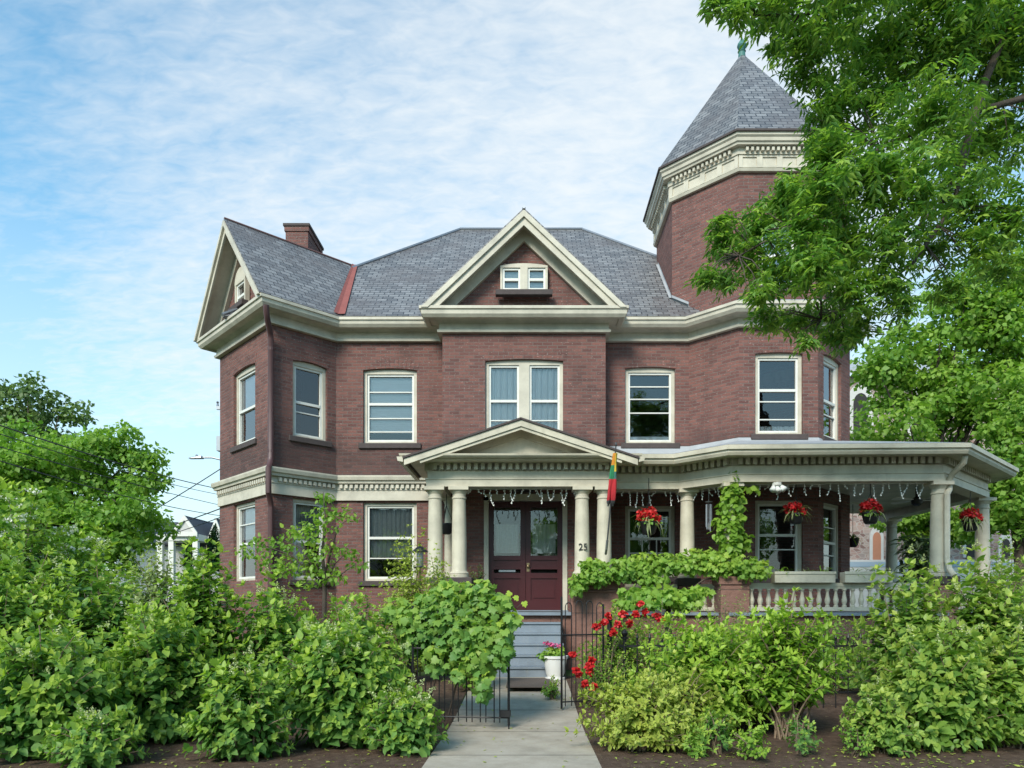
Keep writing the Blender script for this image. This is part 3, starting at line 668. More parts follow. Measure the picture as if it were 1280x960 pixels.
# floors inside keep the rooms dark and separate
mb = MB()
for z in (1.30, 4.75, 7.72):
    mb.add([(p[0] * .985, DM + (p[1] - DM) * 1 + .24 if p[1] < 17 else p[1] - .2, z) for p in [(-6.1, 25.3), (-6.1, 19.4), (-6.9, 17.9), (-5.4, 16.2), (-4.4, 16.8), (6.2, 16.3), (7.1, 17.6), (7.1, 19.0), (5.8, 20.4), (5.8, 25.3)]], [tuple(range(10))])
mb.box(-6.1, 5.8, 20.0, 20.1, 1.3, 7.7)
mb.build('interior_floor', M['dark'], house, recalc=False)
# --- cornice: frieze, cove, gutter round the front
def cornice(path, z0, z1, o, name='cornice', soffit_in=0.0):
    m = MB()
    m.sweep(path, [(-.02, z0), (.10, z0), (.11, z0 + .05), (.07, z0 + .07), (.06, z0 + .20), (.16, z0 + .24), (o - .12, z0 + .25), (o - .12, z0 + .30), (-.02, z0 + .30)])
    m.sweep(path, [(o - .16, z0 + .22), (o - .06, z0 + .22), (o - .01, z0 + .28), (o, z1 - .07), (o + .03, z1 - .06), (o + .03, z1), (o - .16, z1)])
    return m.build(name, M['trim'], house)
ZE_ = 7.87; OV = .40
cornice([(-6.3, 25.6), (-6.3, 19.2), W2, W3, W4, (-1.875, DM)], ZF, ZE_, OV)
cornice([(-1.875, DM + .3), (-1.875, DC), (1.70, DC), (1.70, DM + .3)], ZF + .01, ZE_ + .03, OV + .02)
cornice([(1.70, DM), W9, FLv, FRv, RFv, RBv, (6.0, 20.5), (6.0, 25.6)], ZF, ZE_, OV)
# --- main hipped roof (slate), wing gable, front gable: one roof part with chimney as sub-part
def slab(mb, pts, th=.05):
    p = [Vector(q) for q in pts]; n = (p[1] - p[0]).cross(p[2] - p[0]).normalized()
    if n.z < 0: p = p[::-1]; n = -n
    mb.prism(p, -n * th)
K_ = .9; yE = DM - OV - .03; zE = ZE_ + .02; rl, rr, ry = -1.94, 1.55, 21.2; zr = zE + K_ * (ry - yE)
xl, xr_ = rl - (ry - yE), rr + (ry - yE); yb = 2 * ry - yE
mb = MB()
slab(mb, [(xl, yE, zE), (xr_, yE, zE), (rr, ry, zr), (rl, ry, zr)])
slab(mb, [(xl, yb, zE), (xl, yE, zE), (rl, ry, zr)]); slab(mb, [(xr_, yE, zE), (xr_, yb, zE), (rr, ry, zr)])
slab(mb, [(xr_, yb, zE), (xl, yb, zE), (rl, ry, zr), (rr, ry, zr)])
A45 = Vector((1, 1, 0)).normalized()
a1 = Vector((W3[0] - W2[0], W3[1] - W2[1], 0)).normalized(); n1 = Vector((a1.y, -a1.x, 0))   # gable front direction, outward
mid1 = Vector(((W3[0] + W2[0]) / 2, (W3[1] + W2[1]) / 2, 0)); hw1 = (Vector(W3) - Vector(W2)).length / 2 + OV + .03
gf = mid1 + n1 * .45; zA = 10.10; LEN = 5.0
eR, eL = gf + a1 * hw1, gf - a1 * hw1
def up(v, z): return Vector((v.x, v.y, z))
ri0, ri1 = up(gf, zA), up(gf + A45 * LEN, zA)
slab(mb, [up(eR, zE), up(eR + A45 * 3.6, zE), ri1, ri0]); slab(mb, [up(eL, zE), up(eL + A45 * LEN, zE), ri1, ri0])
gxc, gw, gyf, gzb, gza = -.0875, 2.20, 15.86, 7.90, 9.98
slab(mb, [(gxc - gw, gyf, gzb), (gxc - gw, 19.4, gzb), (gxc, 19.4, gza), (gxc, gyf, gza)])
slab(mb, [(gxc + gw, gyf, gzb), (gxc + gw, 19.4, gzb), (gxc, 19.4, gza), (gxc, gyf, gza)])
roof = mb.build('roof', M['slate'], house)
mb = MB()   # ridge and hip rolls
mb.tube([(rl, ry, zr + .01), (rr, ry, zr + .01)], .05, 6)
mb.tube([(rl, ry, zr + .01), (xl, yE, zE + .02)], .045, 6); mb.tube([(rr, ry, zr + .01), (xr_, yE, zE + .02)], .045, 6)
mb.build('ridge_roll', M['steel'], roof)
mb = MB(); mb.tube([ri0 + Vector((0, 0, .0)), ri1], .028, 6); mb.build('ridge_cap', M['rust'], roof)
mb = MB(); mb.tube([(gxc, gyf, gza + .02), (gxc, 19.0, gza + .02)], .035, 6); mb.build('ridge_cap', M['steel'], roof)
# red valley flashing between wing roof and main roof
dR = (yE - eR.y) / A45.y; V0 = up(eR + A45 * dR, zE + .03)
t1 = ((zA - zE) / K_ + yE - gf.y) / A45.y; V1 = up(gf + A45 * t1, zA + .03)
nmain = Vector((0, -K_, 1)).normalized()
eW = (ri0 - up(eR, zE)); nw = A45.cross(eW).normalized(); nw = nw if nw.z > 0 else -nw
dv_ = (V1 - V0).normalized(); sM = dv_.cross(nmain).normalized(); sM = sM if sM.x > 0 else -sM; sW = dv_.cross(nw).normalized(); sW = sW if sW.x < 0 else -sW
mb = MB(); n0 = (nmain + nw).normalized() * .012
mb.add([V0 + n0, V1 + n0, V1 + sM * .09 + n0, V0 + sM * .15 + n0], [(0, 1, 2, 3)]); mb.add([V0 + n0, V1 + n0, V1 + sW * .05 + n0, V0 + sW * .10 + n0], [(0, 1, 2, 3)])
mb.build('valley_flashing', M['red'], roof, recalc=False)
# chimney
mb = MB(); cx0, cx1, cy0, cy1 = X(357, 18.3), X(385, 18.3), 18.3, 19.5; ct = Z(279, 18.3)
mb.box(cx0, cx1, cy0, cy1, 8.2, ct - .20); mb.box(cx0 - .025, cx1 + .025, cy0 - .025, cy1 + .025, ct - .20, ct - .08)
ch = mb.build('chimney', M['brick'], roof)
mb = MB(); mb.box(cx0 - .05, cx1 + .05, cy0 - .05, cy1 + .05, ct - .08, ct - .02); mb.build('chimney_cap', M['sill'], roof)
# --- wing gable end (brick triangle, bargeboards, little window)
def gable_end(o, hdir, ndir, hw, zb, za, ov, bw, name_w, pent=True):
    """triangle of brick in the plane through o (2d point on wall), raking boards ov in front"""
    o = Vector((o[0], o[1], 0)); pt = lambda u, of, z: o + hdir * u + ndir * of + Vector((0, 0, z))
    m = MB(); k = (za - zb) / hw
    hwb = hw - .28; m.prism([pt(-hwb, -.02, zb - .02), pt(hwb, -.02, zb - .02), pt(0, -.02, zb + k * hwb)], -ndir * .15)
    m.build('gable_wall', M['brick'], house)
    m = MB()
    for s in (-1, 1):
        def rake(of0, of1, d0, d1):   # d: vertical drop below the roof line
            q = [pt(0, of0, za - d0), pt(s * hw, of0, zb - d0), pt(s * hw, of0, zb - d1 + .0), pt(0, of0, za - d1)]
            # cut level at the cornice top
            zc = zb - .04
            q = []
            for (u, z) in ((0, za - d0), (s * (hw - max(0, d0 - .04) / k), max(zb - d0, zc)), (s * (hw - (d1 - .04) / k), zc), (0, za - d1)): q.append(pt(u, of0, z))
            m.prism(q, ndir * (of1 - of0))
        rake(ov - .05, ov, .055, .055 + bw); rake(ov - .02, ov + .05, .05, .05 + bw * .45)
        rake(-.02, ov - .05, .06 + bw * .35, .10 + bw * .5)     # soffit under the roof
        rake(-.02, .07, .06 + bw * .5, .06 + bw * 1.55)          # frieze board against the brick
    m.build('bargeboard', M['trim'], house)
    return pt, k
ptC, kC = gable_end((gxc, DC), Vector((1, 0, 0)), Vector((0, -1, 0)), gw, gzb, gza, .42, .30, 'front')
ptW, kW = gable_end((mid1.x, mid1.y), a1, n1, hw1, zE, zA, .43, .26, 'wing')
# little slate skirt (pent) inside each gable, over the cornice
for pt, hw, z in ((ptC, gw - .3, gzb), (ptW, hw1 - .28, zE)):
    mb = MB(); mb.prism([pt(-hw, .40, z - .02), pt(hw, .40, z - .02), pt(hw, -.01, z + .14), pt(-hw, -.01, z + .14)], Vector((0, 0, -.05)))
    mb.build('gable_skirt', M['sill'], house)
gC = Seg((gxc - 2, DC - .02 + .0), (gxc + 2, DC - .02))
window(Seg((-1.875, DC - .19), (1.70, DC - .19)), S_C.upx(625.5), S_C.upx(684.5), Z(367, DC), Z(335, DC), .05, double=True, meet=.48, fw=.05, sill=True, cover=('blind', .0, 1), lab='small paired window in the front gable')
gW = Seg((mid1 - a1 * 1.3 + n1 * .17).to_2d(), (mid1 + a1 * 1.3 + n1 * .17).to_2d())
window(gW, 1.0, 1.6, zE + .38, zE + .95, .28, meet=.35, fw=.07, lab='arched attic window in the left gable')
# --- belt course over the ground floor
bp = [W2, W3, W4, (-1.875 + .0, DM)]
mb = MB(); b0, b1 = 3.87, 4.41
mb.sweep(bp, [(-.02, b0), (.06, b0), (.06, b0 + .22), (.075, b0 + .23), (.075, b0 + .25), (-.02, b0 + .25)])
mb.sweep(bp, [(-.02, b0 + .25), (.07, b0 + .25), (.07, b0 + .37), (-.02, b0 + .37)])
mb.sweep(bp, [(-.02, b0 + .37), (.15, b0 + .37), (.16, b0 + .42), (.20, b0 + .44), (.22, b1 - .03), (.22, b1), (-.02, b1 + .03)])
dentils(mb, bp, .05, .125, b0 + .265, b0 + .345, .065, .115)
mb.build('belt_course', M['trim'], house)
# --- tower top
TP = [FLv, FRv, RFv, RBv, (6.22, 20.4), (4.52, 20.4), LBv, LFv]
mb = MB()
TSEG = [Seg(TP[i], TP[(i + 1) % 8]) for i in range(8)]
ZT0, ZT1 = 7.6, 10.78
TW = []
for g in TSEG:
    ops = []
    if g is TSEG[0]: ops = [(.42, 1.28, 8.35, 9.75, 0)]
    if g is TSEG[1]: ops = [(.42, 1.28, 8.35, 9.75, 0)]
    wall(mb, g, ZT0, ZT1 + .6, ops)
    for o in ops: TW.append((g,) + o)
mb.build('tower_wall', M['brick'], house, recalc=False)
for g, a, bb, za, zb, rise in TW: window(g, a, bb, za, zb, rise, meet=.5, cover=('blind', .3, 1))
mb = MB()
mb.sweep(TP, [(-.02, ZT1), (.07, ZT1), (.09, ZT1 + 0.057), (.05, ZT1 + 0.074), (.05, ZT1 + 0.344), (-.02, ZT1 + 0.344)], closed=True)
for g in TSEG:   # raised stiles between the square panels of the frieze
    n = 4 if g.L > 1.9 else 4; w = g.L / n
    for i in range(n + 1):
        c = i * w; a = max(c - .06, -.02); b2 = min(c + .06, g.L + .02); g.box(mb, a, b2, .04, .078, ZT1 + 0.074, ZT1 + 0.344)
    g.box(mb, 0, g.L, .04, .074, ZT1 + 0.295, ZT1 + 0.344); g.box(mb, 0, g.L, .04, .074, ZT1 + 0.074, ZT1 + 0.111)
mb.sweep(TP, [(-.02, ZT1 + 0.344), (.10, ZT1 + 0.344), (.10, ZT1 + 0.492), (-.02, ZT1 + 0.492)], closed=True)
dentils(mb, TP, .09, .17, ZT1 + .385, ZT1 + .465, .055, .11, closed=True)
mb.sweep(TP, [(-.02, ZT1 + 0.484), (.21, ZT1 + 0.484), (.22, ZT1 + 0.525), (.25, ZT1 + 0.541), (.26, ZT1 + 0.607), (.295, ZT1 + 0.640), (.30, ZT1 + 0.722), (-.02, ZT1 + 0.722)], closed=True)
mb.build('tower_cornice', M['trim'], house)
apex = Vector((5.23, 18.2, 15.02)); mb = MB(); base = []
ze = ZT1 + .726
for i in range(8):
    p0, p1, p2 = Vector(TP[i - 1]), Vector(TP[i]), Vector(TP[(i + 1) % 8])
    na = Seg(p0, p1).n; nb = Seg(p1, p2).n; q = p1 + (na + nb) / (1 + na.dot(nb)) * .32; base.append(Vector((q.x, q.y, ze)))
for i in range(8): mb.add([base[i], base[(i + 1) % 8], apex], [(0, 1, 2)])
mb.add(base, [tuple(range(8))]); tr = mb.build('tower_roof', M['slate'], house)
mb = MB(); mb.sweep(TP, [(.304, ze - .03), (.335, ze - .03), (.335, ze + .015), (.304, ze + .03)], closed=True)
mb.build('drip_edge', M['sill'], tr)
mb = MB(); mb.lathe(apex, [(.10, -.22), (.085, -.05), (.08, .0), (.10, .03), (.065, .06), (.09, .10), (.115, .16), (.10, .22), (.06, .28), (.03, .33), (.012, .38)], 14)
mb.build('finial', M['verdigris'], tr, smooth=True)
# lead flashing where the tower meets the roof
mb = MB()
def zmain(y): return zE + K_ * (y - yE)
fl = [W9, LFv, (3.32, 18.0), (3.32, 18.9)]
pts = [(FLv[0] - .55, FLv[1] + .55)] + fl
for a, b2 in zip(fl[:-1], fl[1:]):
    g = Seg(b2, a); za, zb = zmain(a[1]), zmain(b2[1])
    mb.add([g.pt(0, .012, zb - .05), g.pt(g.L, .012, za - .05), g.pt(g.L, .012, za + .09), g.pt(0, .012, zb + .09)], [(0, 1, 2, 3)])
    mb.add([g.pt(0, .012, zb + .03), g.pt(g.L, .012, za + .03), g.pt(g.L, .07, za + .03), g.pt(0, .07, zb + .03)], [(0, 1, 2, 3)])
mb.sweep([W9, FLv, FRv, RFv, RBv], [(-.01, ZE_ + .003), (OV + .02, ZE_ + .003), (OV - .02, ZE_ + .02), (-.01, ZE_ + .20)])
mb.build('tower_flashing', M['metal'], house, recalc=False)
# ------------------------------------------------------------------ the porch
FLZ = 1.37; ZA0, ZA1 = 3.84, 4.31       # floor; architrave bottom and cornice soffit
PD = 14.6
E_path = [(-2.0, DC), (-2.0, PD), (1.72, PD), (1.72, 14.92), (3.02, 14.92), (3.86, 14.07), (7.80, 13.93), (10.02, 16.15), (10.02, 20.6)]
PL = [(-2.0, DC), (-2.0, PD), (1.72, PD), (1.72, 14.9)]
PR = [(1.60, 14.92), (3.02, 14.92), (3.86, 14.07), (7.80, 13.93), (10.02, 16.15), (10.02, 20.6)]
def entab(path, name):
    m = MB()
    m.sweep(path, [(-.32, ZA0), (.0, ZA0), (.0, ZA0 + .13), (.02, ZA0 + .14), (.02, ZA0 + .155), (-.025, ZA0 + .16), (-.025, ZA0 + .30), (.0, ZA0 + .31), (-.32, ZA0 + .31)])
    m.sweep(path, [(-.32, ZA0 + .31), (-.06, ZA0 + .31), (-.06, ZA0 + .47), (-.32, ZA0 + .47)])
    dentils(m, path, -.07, .05, ZA0 + .325, ZA0 + .455, .075, .135)
    return m.build(name, M['porch'], house)
entab(PL[:3] + [(1.72, 14.9)], 'entablature'); entab(PR, 'entablature')
# cornice + gutter of the wrap
mb = MB(); go = .46
mb.sweep(PR, [(-.34, ZA1), (go - .1, ZA1 - .04), (go - .1, ZA1 + .0), (-.34, ZA1 + .05)])
mb.sweep(PR, [(go - .12, ZA1 - .05), (go - .03, ZA1 - .05), (go, ZA1 + .0), (go + .0, ZA1 + .04), (go + .04, ZA1 + .05), (go + .04, ZA1 + .13), (go - .12, ZA1 + .13)])
mb.build('porch_gutter', M['porch'], house)
# wrap roof: low metal slope from gutter to the walls
mb = MB()
def off_path(path, o):
    out = []
    for i, p in enumerate(path):
        a = Seg(path[max(i - 1, 0)], path[max(i - 1, 0) + 1]).n; b2 = Seg(path[min(i, len(path) - 2)], path[min(i, len(path) - 2) + 1]).n
        q = Vector(p) + (a + b2) / (1 + a.dot(b2)) * o; out.append((q.x, q.y))
    return out
og = off_path(PR, go + .03)
inner = [(1.60, DM, 4.93), (W9[0], DM, 4.93), (FLv[0], FLv[1], 5.04), (FRv[0], FRv[1], 5.04), (RFv[0], RFv[1], 5.04), (RBv[0], 20.6, 5.04)]
for i in range(5):
    a, b2 = og[i], og[i + 1]; c, d = inner[i + 1], inner[i]
    mb.add([(a[0], a[1], ZA1 + .135), (b2[0], b2[1], ZA1 + .135), c, d], [(0, 1, 2, 3)])
prf = mb.build('porch_roof', M['metal'], house, recalc=False)
mb = MB()
fp = [(1.74, DM), W9, FLv, FRv, RFv]
mb.sweep(fp, [(.0, 4.88), (.10, 4.90), (.012, 5.10), (.0, 5.10)]); mb.build('roof_flashing', M['metal'], prf)
# porch ceiling
mb = MB()
ce = [(p[0], p[1]) for p in off_path([(-2.0, DC + .6), (-2.0, PD), (1.72, PD), (1.72, 14.92), (3.02, 14.92), (3.86, 14.07), (7.80, 13.93), (10.02, 16.15), (10.02, 20.6)], -.2)] + [(7.3, 20.4), (7.3, 17.3), (6.2, 16.1), (4.5, 16.1), (3.6, 17.0)]
mb.add([(p[0], p[1], ZA0 + .20) for p in ce], [tuple(range(len(ce)))]); mb.build('porch_ceiling', M['porch'], house, recalc=False)
# pediment
pxc, phw, pyf = -.135, 2.22, 14.12; pzb, pza = 4.33, 5.07
mb = MB()
pz = ZA1 - .0
mb.sweep([(-2.0, DC), (-2.0, PD), (1.72, PD), (1.72, 15.2)], [(-.3, pz), (.30, pz - .02), (.33, pz), (.33, pz + .02), (.41, pz + .02), (.45, pz + .05), (.46, pz + .085), (-.3, pz + .085)])
kP = (pza - pzb) / phw
for s in (-1, 1):
    def rk(y0, y1, d0, d1, hw=phw):
        q = [(pxc, y0, pza - d0), (pxc + s * hw, y0, pza - d0 - kP * hw), (pxc + s * hw, y0, pza - d1 - kP * hw), (pxc, y0, pza - d1)]
        mb.prism(q, (0, y1 - y0, 0))
    rk(pyf, pyf + .05, .04, .16); rk(pyf + .03, pyf + .08, .15, .22, phw - .3); rk(pyf + .05, pyf + .40, .07, .10, phw - .1); rk(pyf + .40, pyf + .55, .12, .28, phw - .55)
mb.build('pediment_cornice', M['porch'], house)
mb = MB(); yt = pyf + .46; hb = pzb + .07
mb.prism([(pxc - 1.9, yt, hb), (pxc + 1.9, yt, hb), (pxc, yt, hb + kP * 1.9)], (0, .1, 0))
mb.prism([(pxc - 1.10, yt - .035, hb + .02), (pxc + 1.10, yt - .035, hb + .02), (pxc, yt - .035, hb + .02 + kP * 1.10)], (0, .06, 0))
mb.build('pediment_panel', M['porch'], house)
mb = MB()
for s in (-1, 1):
    slab(mb, [(pxc + s * (phw + .03), pyf - .03, pzb - .005), (pxc + s * (phw + .03), DC + .0, pzb - .005), (pxc, DC, pza), (pxc, pyf - .03, pza)], .035)
mb.build('pediment_roof', M['sill'], house)
for s in (-1, 1):   # short gutters along the pediment's eaves
    mb = MB()
    x0 = pxc + s * (phw + .02); q = [(x0, pyf, pzb - .10), (x0 + s * .10, pyf, pzb - .08), (x0 + s * .12, pyf, pzb - .0), (x0, pyf, pzb - .0)]
    mb.prism(q, (0, (DC if s < 0 else 14.6) - pyf, 0))
    mb.build('eaves_gutter', M['porch'], house)
# columns
def column(x, y, zb=2.05, zt=ZA0, r=.15):
    m = MB(); h = zt - zb
    pr = [(r * 1.28, .0), (r * 1.28, .05), (r * 1.22, .06), (r * 1.28, .085), (r * 1.2, .11), (r * 1.06, .125), (r * 1.0, .16)]
    pr += [(r * (1 - .13 * (t ** 1.8)), .16 + (h - .42) * t) for t in (.2, .4, .6, .8, 1)]
    e = h - .26; q = r * .87
    pr += [(q, e + .02), (q * 1.1, e + .03), (q * 1.1, e + .055), (q, e + .065), (q, e + .12), (q * 1.12, e + .14), (q * 1.30, e + .18), (q * 1.34, e + .19)]
    m.lathe((x, y, zb), pr, 28); m.box(x - r * 1.30, x + r * 1.30, y - r * 1.30, y + r * 1.30, zt - .07, zt - .001)
    return m.build('column', M['porch'], house, smooth=True)
CD = PD + .14
cols = [(X(544, CD), CD), (X(574, CD), CD), (X(727.5, CD), CD), (X(755, CD), CD), (X(859, 15.06), 15.06), (X(914, 14.3), 14.3), (X(1173, 14.12), 14.12), (X(1228, 16.25), 16.25), (9.87, 20.2)]
colobj = [column(*c) for c in cols]
colobj.append(column(X(561, 16.12), 16.12, FLZ, ZA0, .10))
# floor, skirt, steps
mb = MB(); fo = off_path(E_path, .08)
poly = [(p[0], p[1]) for p in fo] + [(7.3, 20.6), (7.42, 17.2), (6.2, 15.96), (4.52, 15.96), (3.6, DM), (1.7, DM), (1.7, DC)]
mb.prism([(p[0], p[1], FLZ - .06) for p in poly], (0, 0, .06)); mb.build('porch_floor', M['step'], house)
mb = MB(); mb.sweep(off_path(E_path, -.02), [(-.05, .1), (.0, .1), (.0, FLZ - .06), (-.05, FLZ - .06)]); mb.build('porch_skirt', M['brown'], house)
mb = MB(); sx0, sx1 = X(600, 13.0), X(705, 13.0)
nst = 6; y0 = 13.02; run = (PD - .1 - y0) / 5; rise = (FLZ - gz(0, 13.0)) / 6
for i in range(5):
    yy = y0 + run * i; zt = gz(0, 13) + rise * (i + 1)
    mb.box(sx0, sx1, yy, PD - .02, zt - rise, zt - .035)
    mb.box(sx0 - .02, sx1 + .02, yy - .03, yy + run + .01, zt - .035 + .001, zt)
mb.build('porch_step', M['step'], house)
# stone piers under the columns
def pier(x0, x1, y0_, y1_, zt, cap=.14, m=None):
    b = MB(); b.box(x0, x1, y0_, y1_, .1, zt - cap); b.build('pier', M['brown'], house)
    b = MB(); b.box(x0 - .03, x1 + .03, y0_ - .03, y1_ + .03, zt - cap, zt); b.build('pier_cap', M['brown'] if m is None else m, house, bevel=.015)
pier(X(530, 14.45), X(588, 14.45), 14.45, 15.0, 2.05, .14, M['sill']); pier(X(714, 14.45), X(773, 14.45), 14.45, 15.0, 2.05, .30)
for (x, y), w in ((cols[4], .2), (cols[5], .27), (cols[6], .24), (cols[7], .24), (cols[8], .24)): pier(x - w, x + w, y - w, y + w, 2.05, .16, M['sill'] if w < .26 else None)
# balustrade panels between the piers
def balus(a, b):
    g = Seg(a, b); m = MB(); z0, z1 = FLZ + .03, 1.93
    g.box(m, 0, g.L, -.05, .05, z1 - .07, z1); g.box(m, 0, g.L, -.035, .035, z1 - .11, z1 - .07); bt = MB(); g.box(bt, 0, g.L, -.05, .05, z0, z0 + .07)
    rail = m.build('balustrade', M['porch'], house); bt.build('bottom_rail', M['porch'], rail); n = max(1, int(g.L / .155)); pr = [(.045, 0), (.045, .03), (.03, .045), (.05, .12), (.052, .17), (.035, .25), (.026, .32), (.03, .36), (.045, .38), (.045, .41)]
    for i in range(n):
        p = g.pt((i + .5) * g.L / n, 0, z0 + .07); q = MB(); k = (z1 - .11 - z0 - .07) / .41; q.lathe(p, [(r_, z_ * k) for r_, z_ in pr], 9); q.build('baluster', M['porch'], rail, smooth=True)
balus((1.95, 14.95), (3.0, 14.98)); balus((3.42, 14.82), (3.72, 14.5)); balus((4.18, 14.17), (7.5, 14.06)); balus((7.98, 14.2), (9.7, 15.98))
# front door
g = S_C; d0, d1 = DOOR_U
mb = MB(); g.box(mb, d0, d0 + .10, -.18, .03, FLZ, 3.88); g.box(mb, d1 - .10, d1, -.18, .03, FLZ, 3.88); g.box(mb, d0, d1, -.18, .03, 3.80, 3.94)
df = mb.build('door_frame', M['trim'], house)
mid = (d0 + d1) / 2
def leaf(u0, u1, mailslot):
    m = MB(); oo, oi = -.10, -.155
    def st(a, b2, z0_, z1_): g.box(m, a, b2, oi, oo, z0_, z1_)
    zt = 3.79; zb = FLZ + .02
    st(u0, u0 + .11, zb, zt); st(u1 - .11, u1, zb, zt)
    for a, b2 in ((zb, zb + .22), (2.10, 2.22), (2.30, 2.345), (2.505, 2.60), (3.66, zt)): st(u0 + .11, u1 - .11, a, b2)
    g.box(m, u0 + .11, u1 - .11, oi + .01, oo - .03, zb + .22, 2.10); g.box(m, u0 + .17, u1 - .17, oi + .01, oo - .012, zb + .28, 2.04)
    g.box(m, u0 + .11, u1 - .11, oi + .01, oo - .03, 2.345, 2.505)
    d = m.build('door', M['maroon'], house)
    p = MB(); p.add([g.pt(u0 + .11, -.13, 2.60), g.pt(u1 - .11, -.13, 2.60), g.pt(u1 - .11, -.13, 3.66), g.pt(u0 + .11, -.13, 3.66)], [(0, 1, 2, 3)]); p.build('pane', M['glass'], d, recalc=False)
    c = MB(); n = 34; a, b2 = u0 + .15, u1 - .15
    for i in range(n):
        ua, ub = a + (b2 - a) * i / n, a + (b2 - a) * (i + 1) / n; fa = lambda q: -.165 + .008 * math.sin(q * 70)
        c.add([g.pt(ua, fa(ua), 2.66), g.pt(ub, fa(ub), 2.66), g.pt(ub, fa(ub), 3.30), g.pt(ua, fa(ua), 3.30)], [(0, 1, 2, 3)])
    c.build('curtain', M['lace'], d, recalc=False)
    s = MB()
    if mailslot: g.box(s, u0 + .22, u1 - .22, oo - .01, oo + .012, 2.24, 2.285); s.build('mail_slot', M['steel'], d)
    else: s.lathe(g.pt(u0 + .05, -.07, 2.36), [(.015, -.035), (.035, -.02), (.04, 0), (.03, .03), (.01, .04)], 12); g.box(s, u0 + .02, u0 + .08, -.10, -.092, 2.25, 2.44); s.build('handle', M['brass'], d, smooth=True)
leaf(d0 + .10, mid - .004, True); leaf(mid + .004, d1 - .10, False)
mb = MB(); g.box(mb, d0 - .02, d1 + .02, -.2, .06, FLZ + .001, FLZ + .03); mb.build('threshold', M['step'], house)
mb = MB(); g.box(mb, d0, d1, -.26, -.25, FLZ, 3.9); mb.build('door_backing', M['dark'], house)
# house number on the column right of the door
def text_mesh(s, size, depth):
    cu_ = bpy.data.curves.new('house_number', 'FONT'); cu_.body = s; cu_.size = size; cu_.extrude = depth; cu_.align_x = 'CENTER'; cu_.align_y = 'CENTER'
    o = bpy.data.objects.new('house_number', cu_); COL.objects.link(o); bpy.context.view_layer.update()
    me = bpy.data.meshes.new_from_object(o.evaluated_get(bpy.context.evaluated_depsgraph_get())); bpy.data.objects.remove(o); return me
me = text_mesh('25', .19, .008)
for v in me.vertices: v.co = Vector((v.co.x, -v.co.z, v.co.y))
me.materials.append(M['black']); nx, ny = cols[2]
link_mesh('house_number', me, Vector((nx + .01, ny - .155, Z(684, ny - .15))), house)
# ceiling light over the door
mb = MB(); lx = X(654, 15.5); mb.box(lx - .26, lx + .26, 15.3, 15.7, ZA0 + .14, ZA0 + .199); mb.box(lx - .22, lx + .22, 15.33, 15.67, ZA0 + .04, ZA0 + .14); mb.build('ceiling_light', M['black'], house)
# downspouts
g2 = S_F2; pc = Vector((W3[0], W3[1], 0)); dsn = Vector((0.1, -1, 0)).normalized()
def dsp(o, z): q = pc + dsn * o; return (q.x, q.y, z)
mb = MB(); mb.tube([dsp(.50, 7.66), dsp(.48, 7.55), dsp(.40, 7.42), dsp(.16, 7.22), dsp(.10, 7.10), dsp(.10, 4.62), dsp(.14, 4.5), dsp(.30, 4.36), dsp(.30, 3.85), dsp(.12, 3.66), dsp(.10, 3.55), dsp(.10, .35)], .06, 10)
for z in (6.9, 5.6, 4.75, 2.6): q = pc + dsn * .09; mb.lathe((q.x, q.y, z), [(.07, -.03), (.07, .03)], 10)
mb.build('downspout', M['copper'], house, smooth=True)
dx, dy = X(1207, 13.6), 13.6
mb = MB(); cx_, cy_ = X(1186, 14.05), 14.05
mb.tube([(X(1206, 13.62), 13.62, Z(570, 13.62)), (X(1205, 13.66), 13.66, Z(578, 13.66)), (X(1191, 13.95), 13.95, Z(592, 13.95)), (cx_, cy_ - .02, Z(600, 14.05)), (cx_, cy_ - .02, Z(612, 14.05)), (X(1183, 13.95), 13.93, Z(618, 13.93)), (X(1183, 13.95), 13.93, Z(700, 13.93)), (X(1187, 13.8), 13.8, Z(712, 13.8)), (X(1193, 13.7), 13.7, Z(720, 13.7))], .055, 10)
mb.build('downspout', M['porch'], house, smooth=True)
# ------------------------------------------------------------------ things on and around the porch
def icicle_lights(label, p0, p1, n, seed):
    r = random.Random(seed); th = empty('icicle_lights', tuple((Vector(p0) + Vector(p1)) / 2), label, 'string lights', 'icicle lights along the porch')
    p0, p1 = Vector(p0), Vector(p1); mb = MB(); L = (p1 - p0)
    mb.tube([p0 + L * (i / 12) + Vector((0, 0, -.012 * (i % 2))) for i in range(13)], .005, 4); mb.build('wire', M['bulb'], th, uv=False)
    for i in range(n):
        mb = MB(); s = p0 + L * ((i + .3 + r.random() * .4) / n); ln = r.choice([.10, .16, .24, .34, .22, .30]); pts = [s]; sway = r.uniform(-.09, .09)
        for k in range(1, 6): t = k / 5; pts.append(s + Vector((sway * t * t + r.uniform(-.012, .012), r.uniform(-.012, .012), -ln * t)))
        mb.tube(pts, .005, 4); m = max(3, int(ln / .045))
        for k in range(m):
            t = (k + .8) / m; q = pts[0].lerp(pts[-1], t) + Vector((sway * (t * t - t) + r.choice([-.013, .013]), 0, 0)); mb.lathe(q, [(.003, -.020), (.010, -.012), (.010, .008), (.004, .013)], 5)
        mb.build('light_strand', M['bulb'], th, uv=False)
zi = ZA0 - .005
icicle_lights('white icicle lights hung across the front door between the paired columns', (X(585, 14.85), 14.85, zi), (X(722, 14.85), 14.85, zi), 17, 1)
icicle_lights('white icicle lights beside the furled flag, in front of the small-paned porch window', (X(764, 15.12), 15.12, zi), (X(851, 15.16), 15.16, zi), 10, 2)
icicle_lights('short run of white icicle lights between the plain column and the vine-clad one', (X(868, 15.0), 15.0, zi), (X(909, 14.45), 14.45, zi), 6, 3)
